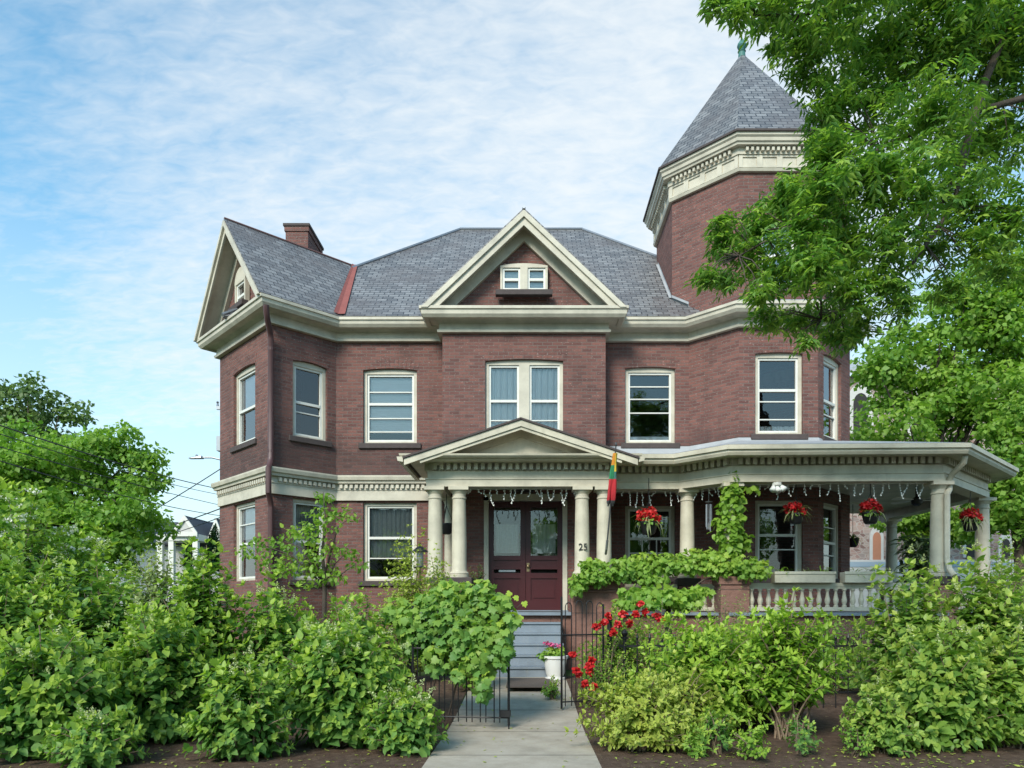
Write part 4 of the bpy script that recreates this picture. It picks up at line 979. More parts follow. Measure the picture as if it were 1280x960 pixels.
icicle_lights('long run of white icicle lights from the vine-clad column to the corner downspout', (X(924, 14.32), 14.32, zi), (X(1162, 14.15), 14.15, zi), 22, 4)

def strap_plant(name, parent, c, n, L, mat, droop=.5, W=.07, up0=.5):
    r = rg(); az = r.uniform(0, 6.28, n); A = np.stack([np.cos(az), np.sin(az), np.full(n, up0) - r.uniform(0, droop * 2, n)], 1)
    leaf_mesh(name, np.array(c)[None] + r.normal(0, .03, (n, 3)), A, np.stack([np.zeros(n), np.zeros(n), np.ones(n)], 1) + r.normal(0, .2, (n, 3)), L * r.uniform(.5, 1.15, n), W, STRAP, (r.uniform(0, 1, n), r.uniform(0, .6, n)), mat, parent)
def basket(px, py, d, label, s=1.0, trail=1.0, ztop=ZA0 + .19, side=0):
    c = P(px, py, d); th = empty('hanging_basket', c, label, 'hanging basket', 'baskets of red flowers hung along the porch')
    m = MB(); m.lathe(c, [(.10 * s, 0), (.13 * s, .04 * s), (.165 * s, .20 * s), (.18 * s, .21 * s), (.18 * s, .235 * s), (.15 * s, .235 * s), (.14 * s, .19 * s)], 18); m.build('pot', M['pot'], th, smooth=True)
    m = MB(); hk = Vector((c.x, c.y, c.z + .62 * s))
    for k in range(3): a = k * 2.1 + .4; m.tube([c + Vector((.17 * s * math.cos(a), .17 * s * math.sin(a), .23 * s)), hk], .006, 4)
    m.tube([hk, (c.x, c.y, ztop)], .008, 4); m.build('hanger', M['black'], th, uv=False)
    t = c + Vector((0, 0, .27 * s))
    clump('foliage', [(t.x, t.y, t.z, .17 * s, .17 * s, .08 * s), (t.x, t.y, t.z - .05, .21 * s, .2 * s, .06 * s)], 130, .07, L_vine, th, OVAL, 1.0)
    clump('flower', [(t.x - .02 + side * .04, t.y - .03, t.z + .10 * s, .20 * s, .18 * s, .13 * s), (t.x + .10 * s, t.y - .05, t.z + .0, .11 * s, .10 * s, .08 * s), (t.x - .12 * s, t.y, t.z + .05, .09 * s, .10 * s, .08 * s)], 420, .055, L_red, th, ROUND, 1.0)
    if trail > 0: strap_plant('trailing_leaf', th, t, int(36 * trail), .42 * s, L_strap, .75)
    return th
basket(811, 668, 14.75, 'black basket of red flowers in front of the small-paned porch window', 1.05, .8)
basket(995, 655, 14.45, 'hanging basket of red flowers with long trailing striped leaves before the tower window', .85, 1.8, side=-1)
basket(1088, 655, 14.3, 'black basket of red flowers hung in the open bay before the stone church', .95, .5)
basket(1213, 664, 15.3, 'hanging basket of red flowers between the two corner columns at the right end', .95, 1.2)
c = P(558, 668, 15.6); th = empty('hanging_basket', c, 'dark empty-looking hanging pot between the two left columns', 'hanging basket', 'baskets of red flowers hung along the porch')
m = MB(); m.lathe(c, [(.08, 0), (.13, .06), (.155, .2), (.165, .2), (.165, .225), (.13, .225)], 16); m.build('pot', M['pot'], th, smooth=True)
m = MB(); [m.tube([c + Vector((.15 * math.cos(a), .15 * math.sin(a), .22)), c + Vector((0, 0, .6))], .006, 4) for a in (0, 2.1, 4.2)]; m.tube([c + Vector((0, 0, .6)), (c.x, c.y, ZA0 + .19)], .008, 4); m.build('hanger', M['black'], th, uv=False)
c = P(1066, 684, 18.6); th = empty('hanging_basket', c, 'small dark hanging pot deep in the porch, right of the tower window', 'hanging basket', 'baskets of red flowers hung along the porch')
m = MB(); m.lathe(c, [(.08, 0), (.12, .06), (.15, .2), (.16, .22), (.12, .22)], 14); m.build('pot', M['pot'], th, smooth=True)
m = MB(); m.tube([c + Vector((0, 0, .2)), (c.x, c.y, ZA0 + .19)], .007, 4); m.build('hanger', M['black'], th, uv=False); strap_plant('foliage', th, c + Vector((0, 0, .22)), 40, .3, L_vine, .6, .1)

# furled rainbow flag
f0, f1 = P(758, 688, 14.28), P(770, 556, 13.55); th = empty('furled_flag', f0, 'furled striped rainbow flag on a tilted pole fixed to the column', 'flag')
m = MB(); m.tube([f0, f1], [.016, .012], 8); m.lathe(f1, [(.012, -.02), (.025, 0), (.02, .03), (.004, .05)], 8); m.build('pole', M['grey_f'], th, uv=False, smooth=True)
m = MB(); m.tube([f0 + Vector((0, .13, -.06)), f0 + Vector((0, .0, .02)), f0.lerp(f1, .10)], .024, 8); m.build('bracket', M['steel'], th, uv=False)
ax = (f1 - f0).normalized()
m = MB(); mats = [M['orange_f'], M['yellow_f'], M['green_f'], M['red_f'], M['grey_f'], M['verdigris']]
for lobe, (sx_, seq) in enumerate(((-.045, [4, 3, 3, 3, 2, 2, 0, 0]), (.040, [4, 3, 3, 3, 5, 1, 1, 1]))):
    nseg, na = 24, 16; rows = []
    for i in range(nseg + 1):
        t = i / nseg; q = f0.lerp(f1, .93) + Vector((0, 0, -1)) * 0 ; q = f0.lerp(f1, .93 - .50 * (1 - t)); wdt = .058 * math.sin(min(1, .14 + t * 1.1) * math.pi * .86) ** .7 * (1 if t > .06 else .55)
        row = []
        for j in range(na):
            an = 2 * math.pi * j / na; rr_ = wdt * (1 + .28 * math.sin(3 * an + t * 5 + lobe * 2)); row.append(q + Vector((sx_ * (1 - .75 * t) + rr_ * math.cos(an) * .8, rr_ * math.sin(an), -.02 * math.sin(7 * t))))
        rows.append(row)
    base = len(m.v); m.v += [tuple(p) for row in rows for p in row]
    for i in range(nseg):
        for j in range(na): m.f.append((base + i * na + j, base + i * na + (j + 1) % na, base + (i + 1) * na + (j + 1) % na, base + (i + 1) * na + j)); m.m.append(seq[min(7, int(i / nseg * 8))])
m.build('cloth', mats, th, smooth='all', uv=False, recalc=True)
# wind chime
c = P(886, 655, 14.9); th = empty('wind_chime', c, 'silver wind chime hanging between the plain column and the vine-clad column', 'wind chime')
m = MB(); zt = Z(628, 14.9); m.lathe((c.x, c.y, zt), [(.07, 0), (.075, .015), (.02, .02)], 12); m.tube([(c.x, c.y, zt + .02), (c.x, c.y, ZA0 + .19)], .006, 4); m.build('top_disc', M['steel'], th)
for k in range(5):
    a = k * 1.257; l = .35 + .05 * k; m = MB(); m.tube([(c.x + .055 * math.cos(a), c.y + .055 * math.sin(a), zt - .04), (c.x + .055 * math.cos(a), c.y + .055 * math.sin(a), zt - .04 - l)], .011, 6); m.build('chime_tube', M['steel'], th, uv=False)
m = MB(); m.tube([(c.x, c.y, zt), (c.x, c.y, Z(652, 14.9))], .004, 4); m.prism([(c.x - .05, c.y, Z(662, 14.9)), (c.x + .05, c.y, Z(662, 14.9)), (c.x, c.y, Z(652, 14.9))], (0, .01, 0)); m.build('sail', M['steel'], th, uv=False)
# triple spotlight
c = P(971, 604, 14.1); th = empty('porch_spotlight', c, 'white triple spotlight under the porch beam near the tower window', 'spotlight')
m = MB(); m.lathe(c + Vector((0, 0, -.02)), [(.03, -.04), (.09, -.02), (.09, .03)], 14); m.build('mount', M['white'], th, smooth=True)
for dx_, dz_ in ((-.11, -.15), (0, -.17), (.12, -.14)):
    m = MB(); e = c + Vector((dx_, -.10, dz_)); m.tube([c + Vector((dx_ * .3, 0, -.03)), c + Vector((dx_ * .7, -.03, dz_ * .5)), e.lerp(c, .2), e], [.025, .035, .055, .062], 12); m.build('lamp_head', M['bulb'], th, smooth='all', uv=False)
# ceiling fan
c = P(1146, 602, 15.8); th = empty('ceiling_fan', c, 'pale ceiling fan under the porch roof beside the corner column', 'fan')
m = MB(); m.lathe((c.x, c.y, ZA0 - .14), [(.05, -.08), (.11, -.04), (.12, .06), (.05, .10), (.03, .12), (.03, .34)], 14); m.build('motor', M['black'], th, smooth=True)
for k in range(4):
    a = k * 1.571 + .35; m = MB(); d1_ = Vector((math.cos(a), math.sin(a), 0)); d2_ = Vector((-math.sin(a), math.cos(a), .15)); o_ = Vector((c.x, c.y, ZA0 - .1))
    m.prism([o_ + d1_ * .12 - d2_ * .035, o_ + d1_ * .62 - d2_ * .075, o_ + d1_ * .66, o_ + d1_ * .62 + d2_ * .075, o_ + d1_ * .12 + d2_ * .035], (0, 0, .012)); m.build('blade', M['white'], th, uv=False)
# planter boxes on the balustrade
def planter(pa, pb, label, seed, d=14.05):
    xa, xb = X(pa, d), X(pb, d); th = empty('planter_box', ((xa + xb) / 2, d, 1.932), label, 'planter', 'cream boxes along the balustrade')
    m = MB(); m.box(xa, xb, d - .12, d - .10, 1.932, 2.13); m.box(xa, xb, d + .10, d + .12, 1.932, 2.13); m.box(xa, xa + .02, d - .10, d + .10, 1.932, 2.13); m.box(xb - .02, xb, d - .10, d + .10, 1.932, 2.13)
    m.box(xa - .01, xb + .01, d - .135, d - .1205, 2.09, 2.14); m.build('box', M['porch'], th)
    m = MB(); m.box(xa + .02, xb - .02, d - .10, d + .10, 1.95, 2.10); m.build('soil', M['mulch'], th)
    r = random.Random(seed)
    for k in range(3): strap_plant('foliage', th, (xa + (xb - xa) * (.2 + .3 * k + r.uniform(-.08, .08)), d, 2.10), 26, .22, L_strap if k % 2 else L_vine, .45, .09, .7)
planter(966, 1041, 'cream planter box with small green plants below the tower window', 1)
planter(1053, 1112, 'cream planter box on the balustrade below the red hanging basket', 2)
# striped dracaena in a pot near the corner column
c = Vector((X(1146, 15.2), 15.2, FLZ)); th = empty('potted_plant', c, 'tall bushy striped-leaf plant standing on the porch beside the corner column', 'plant')
m = MB(); m.lathe(c, [(.15, 0), (.19, .25), (.21, .27), (.21, .31), (.17, .31)], 16); m.build('pot', M['pot'], th, smooth=True)
r = rg(); n = 420; zc_ = r.uniform(.35, 1.45, n); az = r.uniform(0, 6.28, n); A = np.stack([np.cos(az), np.sin(az), r.uniform(-.5, .7, n)], 1)
leaf_mesh('foliage', np.stack([c.x + r.normal(0, .10, n), c.y + r.normal(0, .10, n), c.z + zc_], 1), A, np.array([0, 0, 1.]) + r.normal(0, .3, (n, 3)), .40 * r.uniform(.6, 1.1, n), .16, STRAP, (r.uniform(0, 1, n), r.uniform(0, .8, n)), L_drac, th)
m = MB(); m.tube([c + Vector((0, 0, .2)), c + Vector((.03, 0, 1.3))], .03, 6); m.build('stem', M['bark'], th, uv=False)
# plant beside the door
shrub('potted_plant', 'dark leafy plant standing on the porch between the left columns and the door', 'plant', X(596, 15.7), 15.7, .95, .28, .25, 60, .10, L_gry, LANCE, .4, z0=FLZ, stem=M['gstem'])
# doormat, white flower pot
mb = MB(); mb.box(X(634, 12.1), X(689, 12.1), 11.35, 12.75, .245, .262); setp(mb.build('doormat', M['mat'], bevel=.004), 'brown doormat lying on the path before the blue steps', 'doormat')
mb = MB(); mb.box(X(648, 15.2), X(702, 15.2), 14.85, 15.45, FLZ + .001, FLZ + .016); setp(mb.build('doormat', M['grey_f']), 'dark mat lying on the porch floor at the top of the steps', 'doormat')
c = Vector((X(694, 12.7), 12.7, gz(0, 12.7) + .01)); th = empty('flower_pot', c, 'white flared flower pot with pink flowers beside the blue steps', 'flower pot')
m = MB(); m.lathe(c, [(.17, 0), (.17, .03), (.13, .035), (.16, .10), (.20, .34), (.22, .355), (.225, .40), (.19, .40), (.18, .33)], 20); m.build('pot', M['wpot'], th, smooth=True)
clump('foliage', [(c.x, c.y, c.z + .46, .19, .19, .10), (c.x - .2, c.y - .05, c.z + .40, .12, .1, .08)], 140, .075, L_vine, th, LOBED, 1)
clump('flower', [(c.x - .06, c.y - .08, c.z + .60, .07, .06, .04), (c.x - .15, c.y, c.z + .62, .05, .05, .035), (c.x + .06, c.y, c.z + .57, .05, .05, .03)], 110, .035, L_pink, th, ROUND, 1.0)
# bird feeder
c = P(525, 690, 13.2); th = empty('bird_feeder', (c.x, c.y, gz(0, 13)), 'black bird feeder with a conical roof on a thin pole left of the columns', 'bird feeder')
m = MB(); m.lathe(c, [(.15, .0), (.14, .015), (.03, .11), (.012, .13), (.012, .16)], 16); m.build('roof', M['black'], th, smooth=True)
m = MB(); m.lathe(c, [(.055, -.26), (.06, -.24), (.06, -.01)], 12); m.build('seed_tube', M['steel'], th, smooth=True)
m = MB(); m.lathe(c, [(.11, -.29), (.12, -.275), (.11, -.262)], 14); m.build('tray', M['black'], th)
m = MB(); m.tube([(c.x, c.y, .2), (c.x, c.y, c.z - .28)], .012, 6); m.build('pole', M['black'], th, uv=False)

# ------------------------------------------------------------------ iron gates and fence
def bar(m, a, b, r=.008): m.tube([a, b], r, 6)
def gate(label, a, b, ztop, zbot, n, hoop=True, slope=0.0):
    a, b = Vector(a), Vector(b); g = Seg(a, b); th = empty('iron_gate', (a.x, a.y, zbot), label, 'gate')
    m = MB(); 
    for u in (0, g.L): bar(m, g.pt(u, 0, zbot - .06), g.pt(u, 0, ztop + (.10 if u == 0 else .0)), .016)
    bar(m, g.pt(0, 0, zbot + .03), g.pt(g.L, 0, zbot + .03), .010); bar(m, g.pt(0, 0, ztop - .42), g.pt(g.L, 0, ztop - .42 + slope), .011)
    m.build('frame', M['black'], th, uv=False)
    for i in range(n):
        u0 = (i + .35) * g.L / n; u1 = (i + .95) * g.L / n; zt = ztop - .06 + .05 * math.sin(math.pi * (i + .5) / n)
        m = MB(); hp = [g.pt(u0, 0, zbot - .03)] + [g.pt((u0 + u1) / 2 - (u1 - u0) / 2 * math.cos(t), 0, zt + (u1 - u0) / 2 * math.sin(t) * 1.25) for t in [math.pi * k / 8 for k in range(9)]] + [g.pt(u1, 0, zbot - .03)]
        m.tube(hp, .0075, 6); um = (u0 + u1) / 2; m.build('hooped_bar', M['black'], th, uv=False)
    return th, g
gl_, gg = gate('black hooped iron gate leaf on the left, overgrown with a grape vine', (X(516, 9.1), 9.10, 0), (X(636, 8.95), 8.95, 0), 1.40, .12, 7)
m = MB(); gg.box(m, gg.L - .10, gg.L + .02, -.035, .035, .16, .24); m.build('latch', M['black'], gl_)
m = MB(); bar(m, gg.pt(gg.L, 0, .17), gg.pt(gg.L, 0, .01), .010); m.build('drop_rod', M['black'], gl_, uv=False)
gr_, gg2 = gate('black hooped iron gate leaf on the right, standing ajar by the red roses', (X(702, 10.1), 10.1, 0), (X(754, 10.35), 10.35, 0), 1.52, .16, 4)
def post(px, d, zt, label, r=.03, par=None):
    c = (X(px, d), d, gz(0, d)); m = MB(); m.lathe(c, [(r, 0), (r, zt - c[2] - .12), (r * 1.5, zt - c[2] - .115), (r * 1.5, zt - c[2] - .09), (r * .8, zt - c[2] - .08), (r * 1.2, zt - c[2] - .03), (r * .3, zt - c[2])], 12)
    return setp(m.build('gate_post', M['black'], uv=False, smooth=True), label, 'post')
post(512, 9.6, 1.26, 'black iron gate post among leaves, left of the vine-covered gate', .032); post(762, 10.35, 1.40, 'black iron gate post right of the open gate leaf by the roses', .034)
def fence(label, x0, x1, d, zt):
    th = empty('iron_fence', ((x0 + x1) / 2, d, gz(0, d)), label, 'fence', 'iron fences behind the hedges'); n = int((x1 - x0) / .17); zb_ = gz(0, d)
    for z in (.30, zt - .18): m = MB(); m.box(x0, x1, d - .012, d + .012, z - .015, z + .015); m.build('rail', M['black'], th)
    for i in range(n):
        x_ = x0 + (i + .5) * (x1 - x0) / n; fat = i % 12 == 0; r_ = .026 if fat else .0085; hh = zt - zb_ + (.06 if fat else 0); m = MB()
        m.lathe((x_, d - .02 * 0 - .022 * (not fat), zb_), [(r_, 0), (r_, hh - .14), (r_ * 2.0 + .004, hh - .135), (r_ * 2.0 + .004, hh - .115), (r_ * 1.1, hh - .11), (r_ * 1.6 + .008, hh - .06), (.003, hh)], 8)
        m.build('post' if fat else 'picket', M['black'], th, uv=False)
fence('black spear-topped iron fence behind the hedge right of the path', X(773, 10.3), X(773, 10.3) + 6.0, 10.3, 1.12)
fence('black spear-topped iron fence hidden in the hedge left of the path', X(506, 9.9) - 2.6, X(506, 9.9), 9.9, 1.12)

# ------------------------------------------------------------------ shrubs
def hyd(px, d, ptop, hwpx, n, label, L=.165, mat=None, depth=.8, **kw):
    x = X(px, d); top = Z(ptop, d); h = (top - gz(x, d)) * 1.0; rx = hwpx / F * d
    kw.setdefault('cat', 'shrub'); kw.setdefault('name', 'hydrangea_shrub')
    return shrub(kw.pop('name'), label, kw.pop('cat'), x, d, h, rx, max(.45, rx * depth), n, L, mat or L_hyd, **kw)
G1 = 'hydrangea shrubs left of the path'; fl = dict(group=G1, flower=.05, fmat=L_cream, fsize=.075)
hyd(15, 9.4, 700, 95, 300, 'tall hydrangea shrub at the far left edge below the white-flowered elder', **fl)
hyd(120, 9.6, 710, 90, 300, 'broad hydrangea shrub second from the left edge in the back row', **fl)
hyd(250, 9.4, 702, 58, 330, 'tallest leafy hydrangea, in front of the left corner of the house', L=.17, **dict(fl, flower=.02))
hyd(345, 9.6, 742, 85, 300, 'hydrangea shrub with pale tips under the corner downspout', **fl)
hyd(440, 9.2, 762, 75, 260, 'hydrangea shrub beside the left gate post', **fl)
hyd(60, 7.5, 792, 115, 360, 'low spreading hydrangea filling the bottom left corner', L=.16, **fl)
hyd(200, 8.4, 772, 85, 330, 'hydrangea shrub bulging forward left of a dark gap over the mulch', L=.16, **fl)
hyd(300, 7.3, 838, 62, 230, 'small low hydrangea on the mulch between two bigger shrubs', L=.14, **fl)
hyd(425, 8.0, 790, 88, 340, 'hydrangea shrub with many cream flower buds nearest the path on the left', L=.16, **dict(fl, flower=.13))
hyd(505, 7.6, 872, 55, 150, 'low leafy hydrangea spilling onto the left edge of the path', L=.12, **dict(fl, flower=.12))
hyd(120, 6.95, 905, 60, 90, 'lowest hydrangea shoots lying on the mulch at the bottom left', L=.12, **dict(fl, flower=.05))
G2 = 'hydrangea shrubs right of the path'; f2 = dict(group=G2, mat=L_hyr, flower=.05, fmat=L_cream, fsize=.07)
hyd(1135, 9.4, 718, 72, 300, 'tall green hydrangea below the right hanging basket, over the iron fence', **f2)
hyd(1235, 9.2, 712, 80, 300, 'tall green hydrangea at the right edge below the corner column', **f2)
hyd(1178, 7.9, 798, 95, 330, 'broad low hydrangea in front on the mulch at the right', L=.155, **f2)
hyd(1265, 7.9, 795, 60, 200, 'green hydrangea cut by the right edge of the picture', L=.155, **f2)
hyd(1100, 7.6, 872, 45, 120, 'small hydrangea drooping onto the mulch beside bare stems', L=.12, **dict(f2, flower=.03))
G3 = 'yellow-green shrubs right of the path'
hyd(880, 8.7, 784, 100, 420, 'yellow-green shrub in front of the iron fence by the roses', L=.15, mat=L_yel, tm=LANCE, W=.5, group=G3, low=.12, t0=.5)
hyd(985, 8.4, 762, 72, 230, 'taller yellow-green shrub with bare tan stems showing at its foot', L=.15, mat=L_yel, tm=LANCE, W=.5, group=G3, low=.32, t0=.62, srange=(.016, .006), nstem=90)
hyd(945, 9.3, 785, 70, 260, 'yellow-green shrub behind, between the two front ones, under the stone pier', L=.14, mat=L_yel, tm=LANCE, W=.5, group=G3, low=.1, t0=.5)
hyd(800, 7.75, 848, 78, 330, 'low pale variegated shrub at the right edge of the path', L=.095, mat=L_var, name='variegated_shrub')
hyd(845, 8.1, 835, 60, 150, 'variegated yellow shrub patch between the roses and the taller shrub', L=.095, mat=L_var, name='variegated_shrub')
hyd(905, 11.4, 745, 62, 260, 'airy grey-green shrub below the stone pier of the balustrade', L=.055, mat=L_gry, tm=LANCE, W=.5, name='grey_shrub')
hyd(820, 11.2, 762, 50, 200, 'light green leafy shrub behind the red roses', L=.06, mat=L_vine, name='leafy_shrub')
rb = hyd(775, 10.75, 768, 62, 330, 'rose bush with red blooms growing through the open gate', L=.085, mat=L_vine, name='rose_bush', cat='rose bush', nstem=90)
r = rg()
for (px, py, d, s) in ((779, 768, 10.1, .06), (772, 781, 10.05, .06), (787, 779, 10.1, .055), (760, 770, 10.2, .05), (795, 768, 10.3, .045), (822, 771, 10.4, .075), (830, 774, 10.4, .055), (806, 765, 10.5, .045), (746, 783, 10.0, .05), (766, 790, 10.0, .05), (736, 833, 9.75, .06), (737, 840, 9.75, .05), (723, 842, 9.75, .045), (716, 819, 9.8, .04), (731, 855, 9.7, .045), (742, 858, 9.7, .05), (720, 838, 9.7, .04), (801, 755, 10.4, .04), (756, 778, 10.0, .05), (740, 825, 9.75, .05)):
    c = P(px, py, d); s *= .75; clump('rose_bloom', [(c.x, c.y, c.z, s, s, s * .8)], 44, .042, L_red, rb, ROUND, 1.0, out=.9, droop=-.1)
hyd(760, 10.3, 800, 45, 170, 'rose shoots with red blooms leaning over the path beside the gate', L=.05, mat=L_vine, name='rose_bush', cat='rose bush')
# plants in the mulch
hyd(897, 7.5, 895, 24, 22, 'broad-leaved grey-green weed on the mulch near the variegated shrub', L=.085, mat=L_hyd, name='weed', cat='plant', nstem=10, depth=1, low=.2)
hyd(868, 7.45, 898, 24, 30, 'rosette of long green leaves beside the low variegated shrub', L=.10, mat=L_vine, tm=LANCE, W=.35, name='weed', cat='plant', nstem=5, depth=1, t0=.1)
hyd(940, 7.3, 905, 30, 36, 'pale yellow-green seedlings on the mulch below the bare stems', L=.06, mat=L_yel, name='weed', cat='plant', nstem=10, depth=1)
hyd(1000, 7.5, 896, 22, 24, 'dark green seedling clump under the bare tan stems', L=.06, mat=L_hyd, name='weed', cat='plant', nstem=10, depth=1)
hyd(1068, 7.4, 905, 18, 20, 'small upright seedling on open mulch right of the bare stems', L=.05, mat=L_vine, name='weed', cat='plant', nstem=8, depth=1)
r = rg(); n = 760; xs = np.concatenate([r.uniform(X(770, 7.2), X(1280, 7.2), 420), r.uniform(-5.2, -1.0, 260), r.uniform(-.95, .66, 80)]); ys = np.concatenate([r.uniform(6.6, 7.8, 680), r.uniform(6.6, 12.5, 80)])
o = leaf_mesh('fallen_leaves', np.stack([xs, ys, np.array([gz(0, yy) + .018 for yy in ys])], 1), r.normal(0, 1, (n, 3)) * [1, 1, .1], np.array([0, 0, 1.]) + r.normal(0, .25, (n, 3)), r.uniform(.015, .055, n), .6, OVAL, (r.uniform(0, 1, n), r.uniform(0, .8, n)), L_var, None, kind='stuff'); setp(o, 'scattered pale seedlings and fallen leaves on the brown mulch', 'leaves')
# grape vine on the left gate
th = empty('grape_vine', (X(560, 9.3), 9.3, .1), 'broad-leaved grape vine smothering the top of the left gate leaf', 'vine')
vc = [(px, py, d, r_) for px, py, d, r_ in ((540, 790, 9.3, 26), (565, 768, 9.3, 30), (590, 755, 9.3, 28), (612, 765, 9.25, 26), (550, 820, 9.25, 24), (585, 795, 9.15, 30), (615, 800, 9.1, 26), (600, 825, 9.05, 22), (628, 790, 9.1, 15), (570, 745, 9.4, 20), (540, 750, 9.4, 18), (515, 775, 9.4, 22), (520, 800, 9.5, 20), (495, 762, 9.5, 16), (560, 736, 9.4, 10), (602, 733, 9.3, 9), (640, 775, 9.1, 9), (634, 812, 9.0, 9), (575, 842, 9.0, 9), (605, 742, 9.3, 16), (625, 825, 9.0, 10), (605, 850, 8.95, 9), (604, 868, 8.93, 8), (530, 770, 9.4, 22), (630, 752, 9.2, 10))]
E = [(X(a, d - .15), d - .15, Z(b, d - .15), r_ / F * d, .26, r_ / F * d) for a, b, d, r_ in vc]
clump('foliage', E, 2500, .10, L_hyd, th, LOBED, 1.05, .35, .7, .9, face=(0, -.5, 0))
cu_ = np.array([[[X(530, 9.3), 9.3, .1], [X(545, 9.3), 9.3, .6], [X(560, 9.2), 9.2, 1.1], [X(590, 9.2), 9.2, 1.4], [X(625, 9.2), 9.15, 1.45], [X(645, 9.2), 9.1, 1.5]], [[X(560, 9.3), 9.3, .1], [X(570, 9.3), 9.3, .5], [X(590, 9.2), 9.2, .9], [X(610, 9.2), 9.2, 1.1], [X(640, 9.2), 9.15, 1.42], [X(655, 9.2), 9.1, 1.55]]])
stems('stem', cu_, .014, .004, M['bark'], th, 6)
r = rg(); cc = np.array([P(640, 757, 9.1), P(648, 748, 9.1), P(652, 770, 9.1), P(645, 765, 9.1), P(655, 752, 9.1), P(638, 740, 9.1)]); n = len(cc)
leaf_mesh('young_leaf', cc, r.normal(0, 1, (n, 3)) - [0, 0, .8], np.array([0, -1., .4]) + r.normal(0, .3, (n, 3)), .08, 1, LOBED, (np.ones(n), np.ones(n) * .9), L_yel, th)
# vine along the porch balustrade and over the stone pier
th = empty('climbing_vine', (X(840, 14.3), 14.3, 1.2), 'leafy climbing vine trailing over the brownstone piers and the porch balustrade', 'vine')
E = [(X(px, d), d, Z(py, d), r_ / F * d, .28, rz / F * d) for px, py, d, r_, rz in ((725, 727, 14.2, 14, 13), (745, 720, 14.2, 22, 12), (775, 712, 14.2, 24, 16), (740, 705, 14.25, 18, 8), (805, 707, 14.3, 26, 18), (840, 705, 14.4, 26, 15), (870, 702, 14.3, 24, 17), (900, 708, 14.1, 22, 16), (930, 710, 14.0, 22, 17), (952, 712, 13.9, 12, 12), (815, 725, 14.2, 24, 8), (890, 695, 14.2, 14, 9), (720, 738, 14.1, 8, 8))]
clump('foliage', E, 3200, .092, L_vine, th, LOBED, .9, .3, .8, .8, face=(0, -.4, 0))
cu_ = np.array([[[X(837, 14.2), 14.2, .3], [X(838, 14.2), 14.2, 1.0], [X(835, 14.2), 14.2, 1.6], [X(800, 14.2), 14.2, 2.0], [X(760, 14.2), 14.2, 2.05], [X(725, 14.2), 14.2, 2.0]], [[X(837, 14.2), 14.2, .3], [X(838, 14.2), 14.2, 1.0], [X(845, 14.2), 14.2, 1.6], [X(880, 14.2), 14.2, 2.0], [X(920, 14.1), 14.1, 2.05], [X(950, 14.0), 14.0, 2.0]]])
stems('stem', cu_, .03, .008, M['bark'], th, 6)
th = empty('climbing_vine', (cols[5][0], 14.2, 2.1), 'bright heart-leaved vine climbing the porch column between two windows', 'vine')
cx_, cy_ = cols[5]; E = [(cx_ + .02 * (-1) ** k, cy_ - .05, 2.45 + .185 * k, .15 + .08 * math.sin(.5 + k * .75) ** 2 + (.05 if 1 < k < 6 else 0), .22, .16) for k in range(9)] + [(cx_ + .3, cy_ - .1, 3.75, .22, .1, .06), (cx_ + .28, cy_, 2.75, .12, .1, .2), (cx_ - .30, cy_ - .05, 3.0, .08, .1, .25)]
clump('foliage', E, 1000, .12, L_yel, th, OVAL, .95, .35, .9, .35, shell=.25, face=(0, -.3, 0))
stems('stem', np.array([[[cx_ + .16 * math.cos(t * 2.2 + o_), cy_ + .16 * math.sin(t * 2.2 + o_), 2.05 + .3 * t] for t in range(7)] for o_ in (0, 3)], float), .012, .005, M['gstem'], th, 5)
# little tree with a dark crooked trunk before the balustrade
b = (X(834, 12.4), 12.4, .24); E = [(X(px, d), d, Z(py, d), r_ / F * d, .45, rz / F * d) for px, py, d, r_, rz in ((800, 742, 12.3, 28, 10), (840, 745, 12.2, 30, 12), (868, 742, 12.4, 22, 9), (785, 752, 12.3, 18, 8), (815, 752, 12.0, 26, 8), (855, 755, 12.2, 22, 7))]
th = empty('small_tree', b, 'small spreading tree with a dark crooked trunk before the balustrade', 'tree')
clump('crown', E, 900, .11, L_vine, th, LOBED, .95, .3, .7, .45)
m = MB(); m.tube([b, P(836, 790, 12.4), P(832, 772, 12.35), P(838, 757, 12.4), P(834, 745, 12.4)], [.07, .055, .05, .04, .02], 8); m.tube([P(836, 762, 12.4), P(818, 752, 12.3), P(800, 744, 12.3)], [.03, .02, .01], 6); m.tube([P(836, 760, 12.4), P(850, 750, 12.3), P(868, 743, 12.4)], [.03, .02, .01], 6); m.build('trunk', M['bark'], th, smooth='all', uv=False)
# slender young tree before the left windows
b = (X(404, 13.6), 13.6, .24); th = empty('young_tree', b, 'slender young tree with sparse pale leaves before the left corner windows', 'tree')
spots = [(404, 622, 14, 8), (398, 640, 22, 10), (408, 655, 26, 12), (425, 640, 18, 9), (440, 645, 12, 6), (390, 668, 26, 14), (350, 678, 26, 14), (325, 680, 22, 10), (340, 700, 26, 12), (375, 700, 26, 14), (408, 690, 26, 14), (432, 690, 18, 10), (445, 705, 14, 9), (312, 690, 10, 8), (365, 662, 16, 8), (400, 712, 24, 12), (420, 722, 20, 10), (385, 725, 18, 10), (360, 712, 18, 10)]
E = [(X(a, 13.6), 13.6 + .25 * math.sin(i * 2.3), Z(c_, 13.6), r_ / F * 13.6, .3, rz / F * 13.6) for i, (a, c_, r_, rz) in enumerate(spots)]
clump('crown', E, 1250, .09, L_map, th, OVAL, .75, .4, .4, .9)
m = MB(); q = lambda px, py: P(px, py, 13.6); m.tube([b, q(406, 730), q(403, 690), q(407, 655), q(404, 615)], [.05, .04, .03, .02, .006], 7)
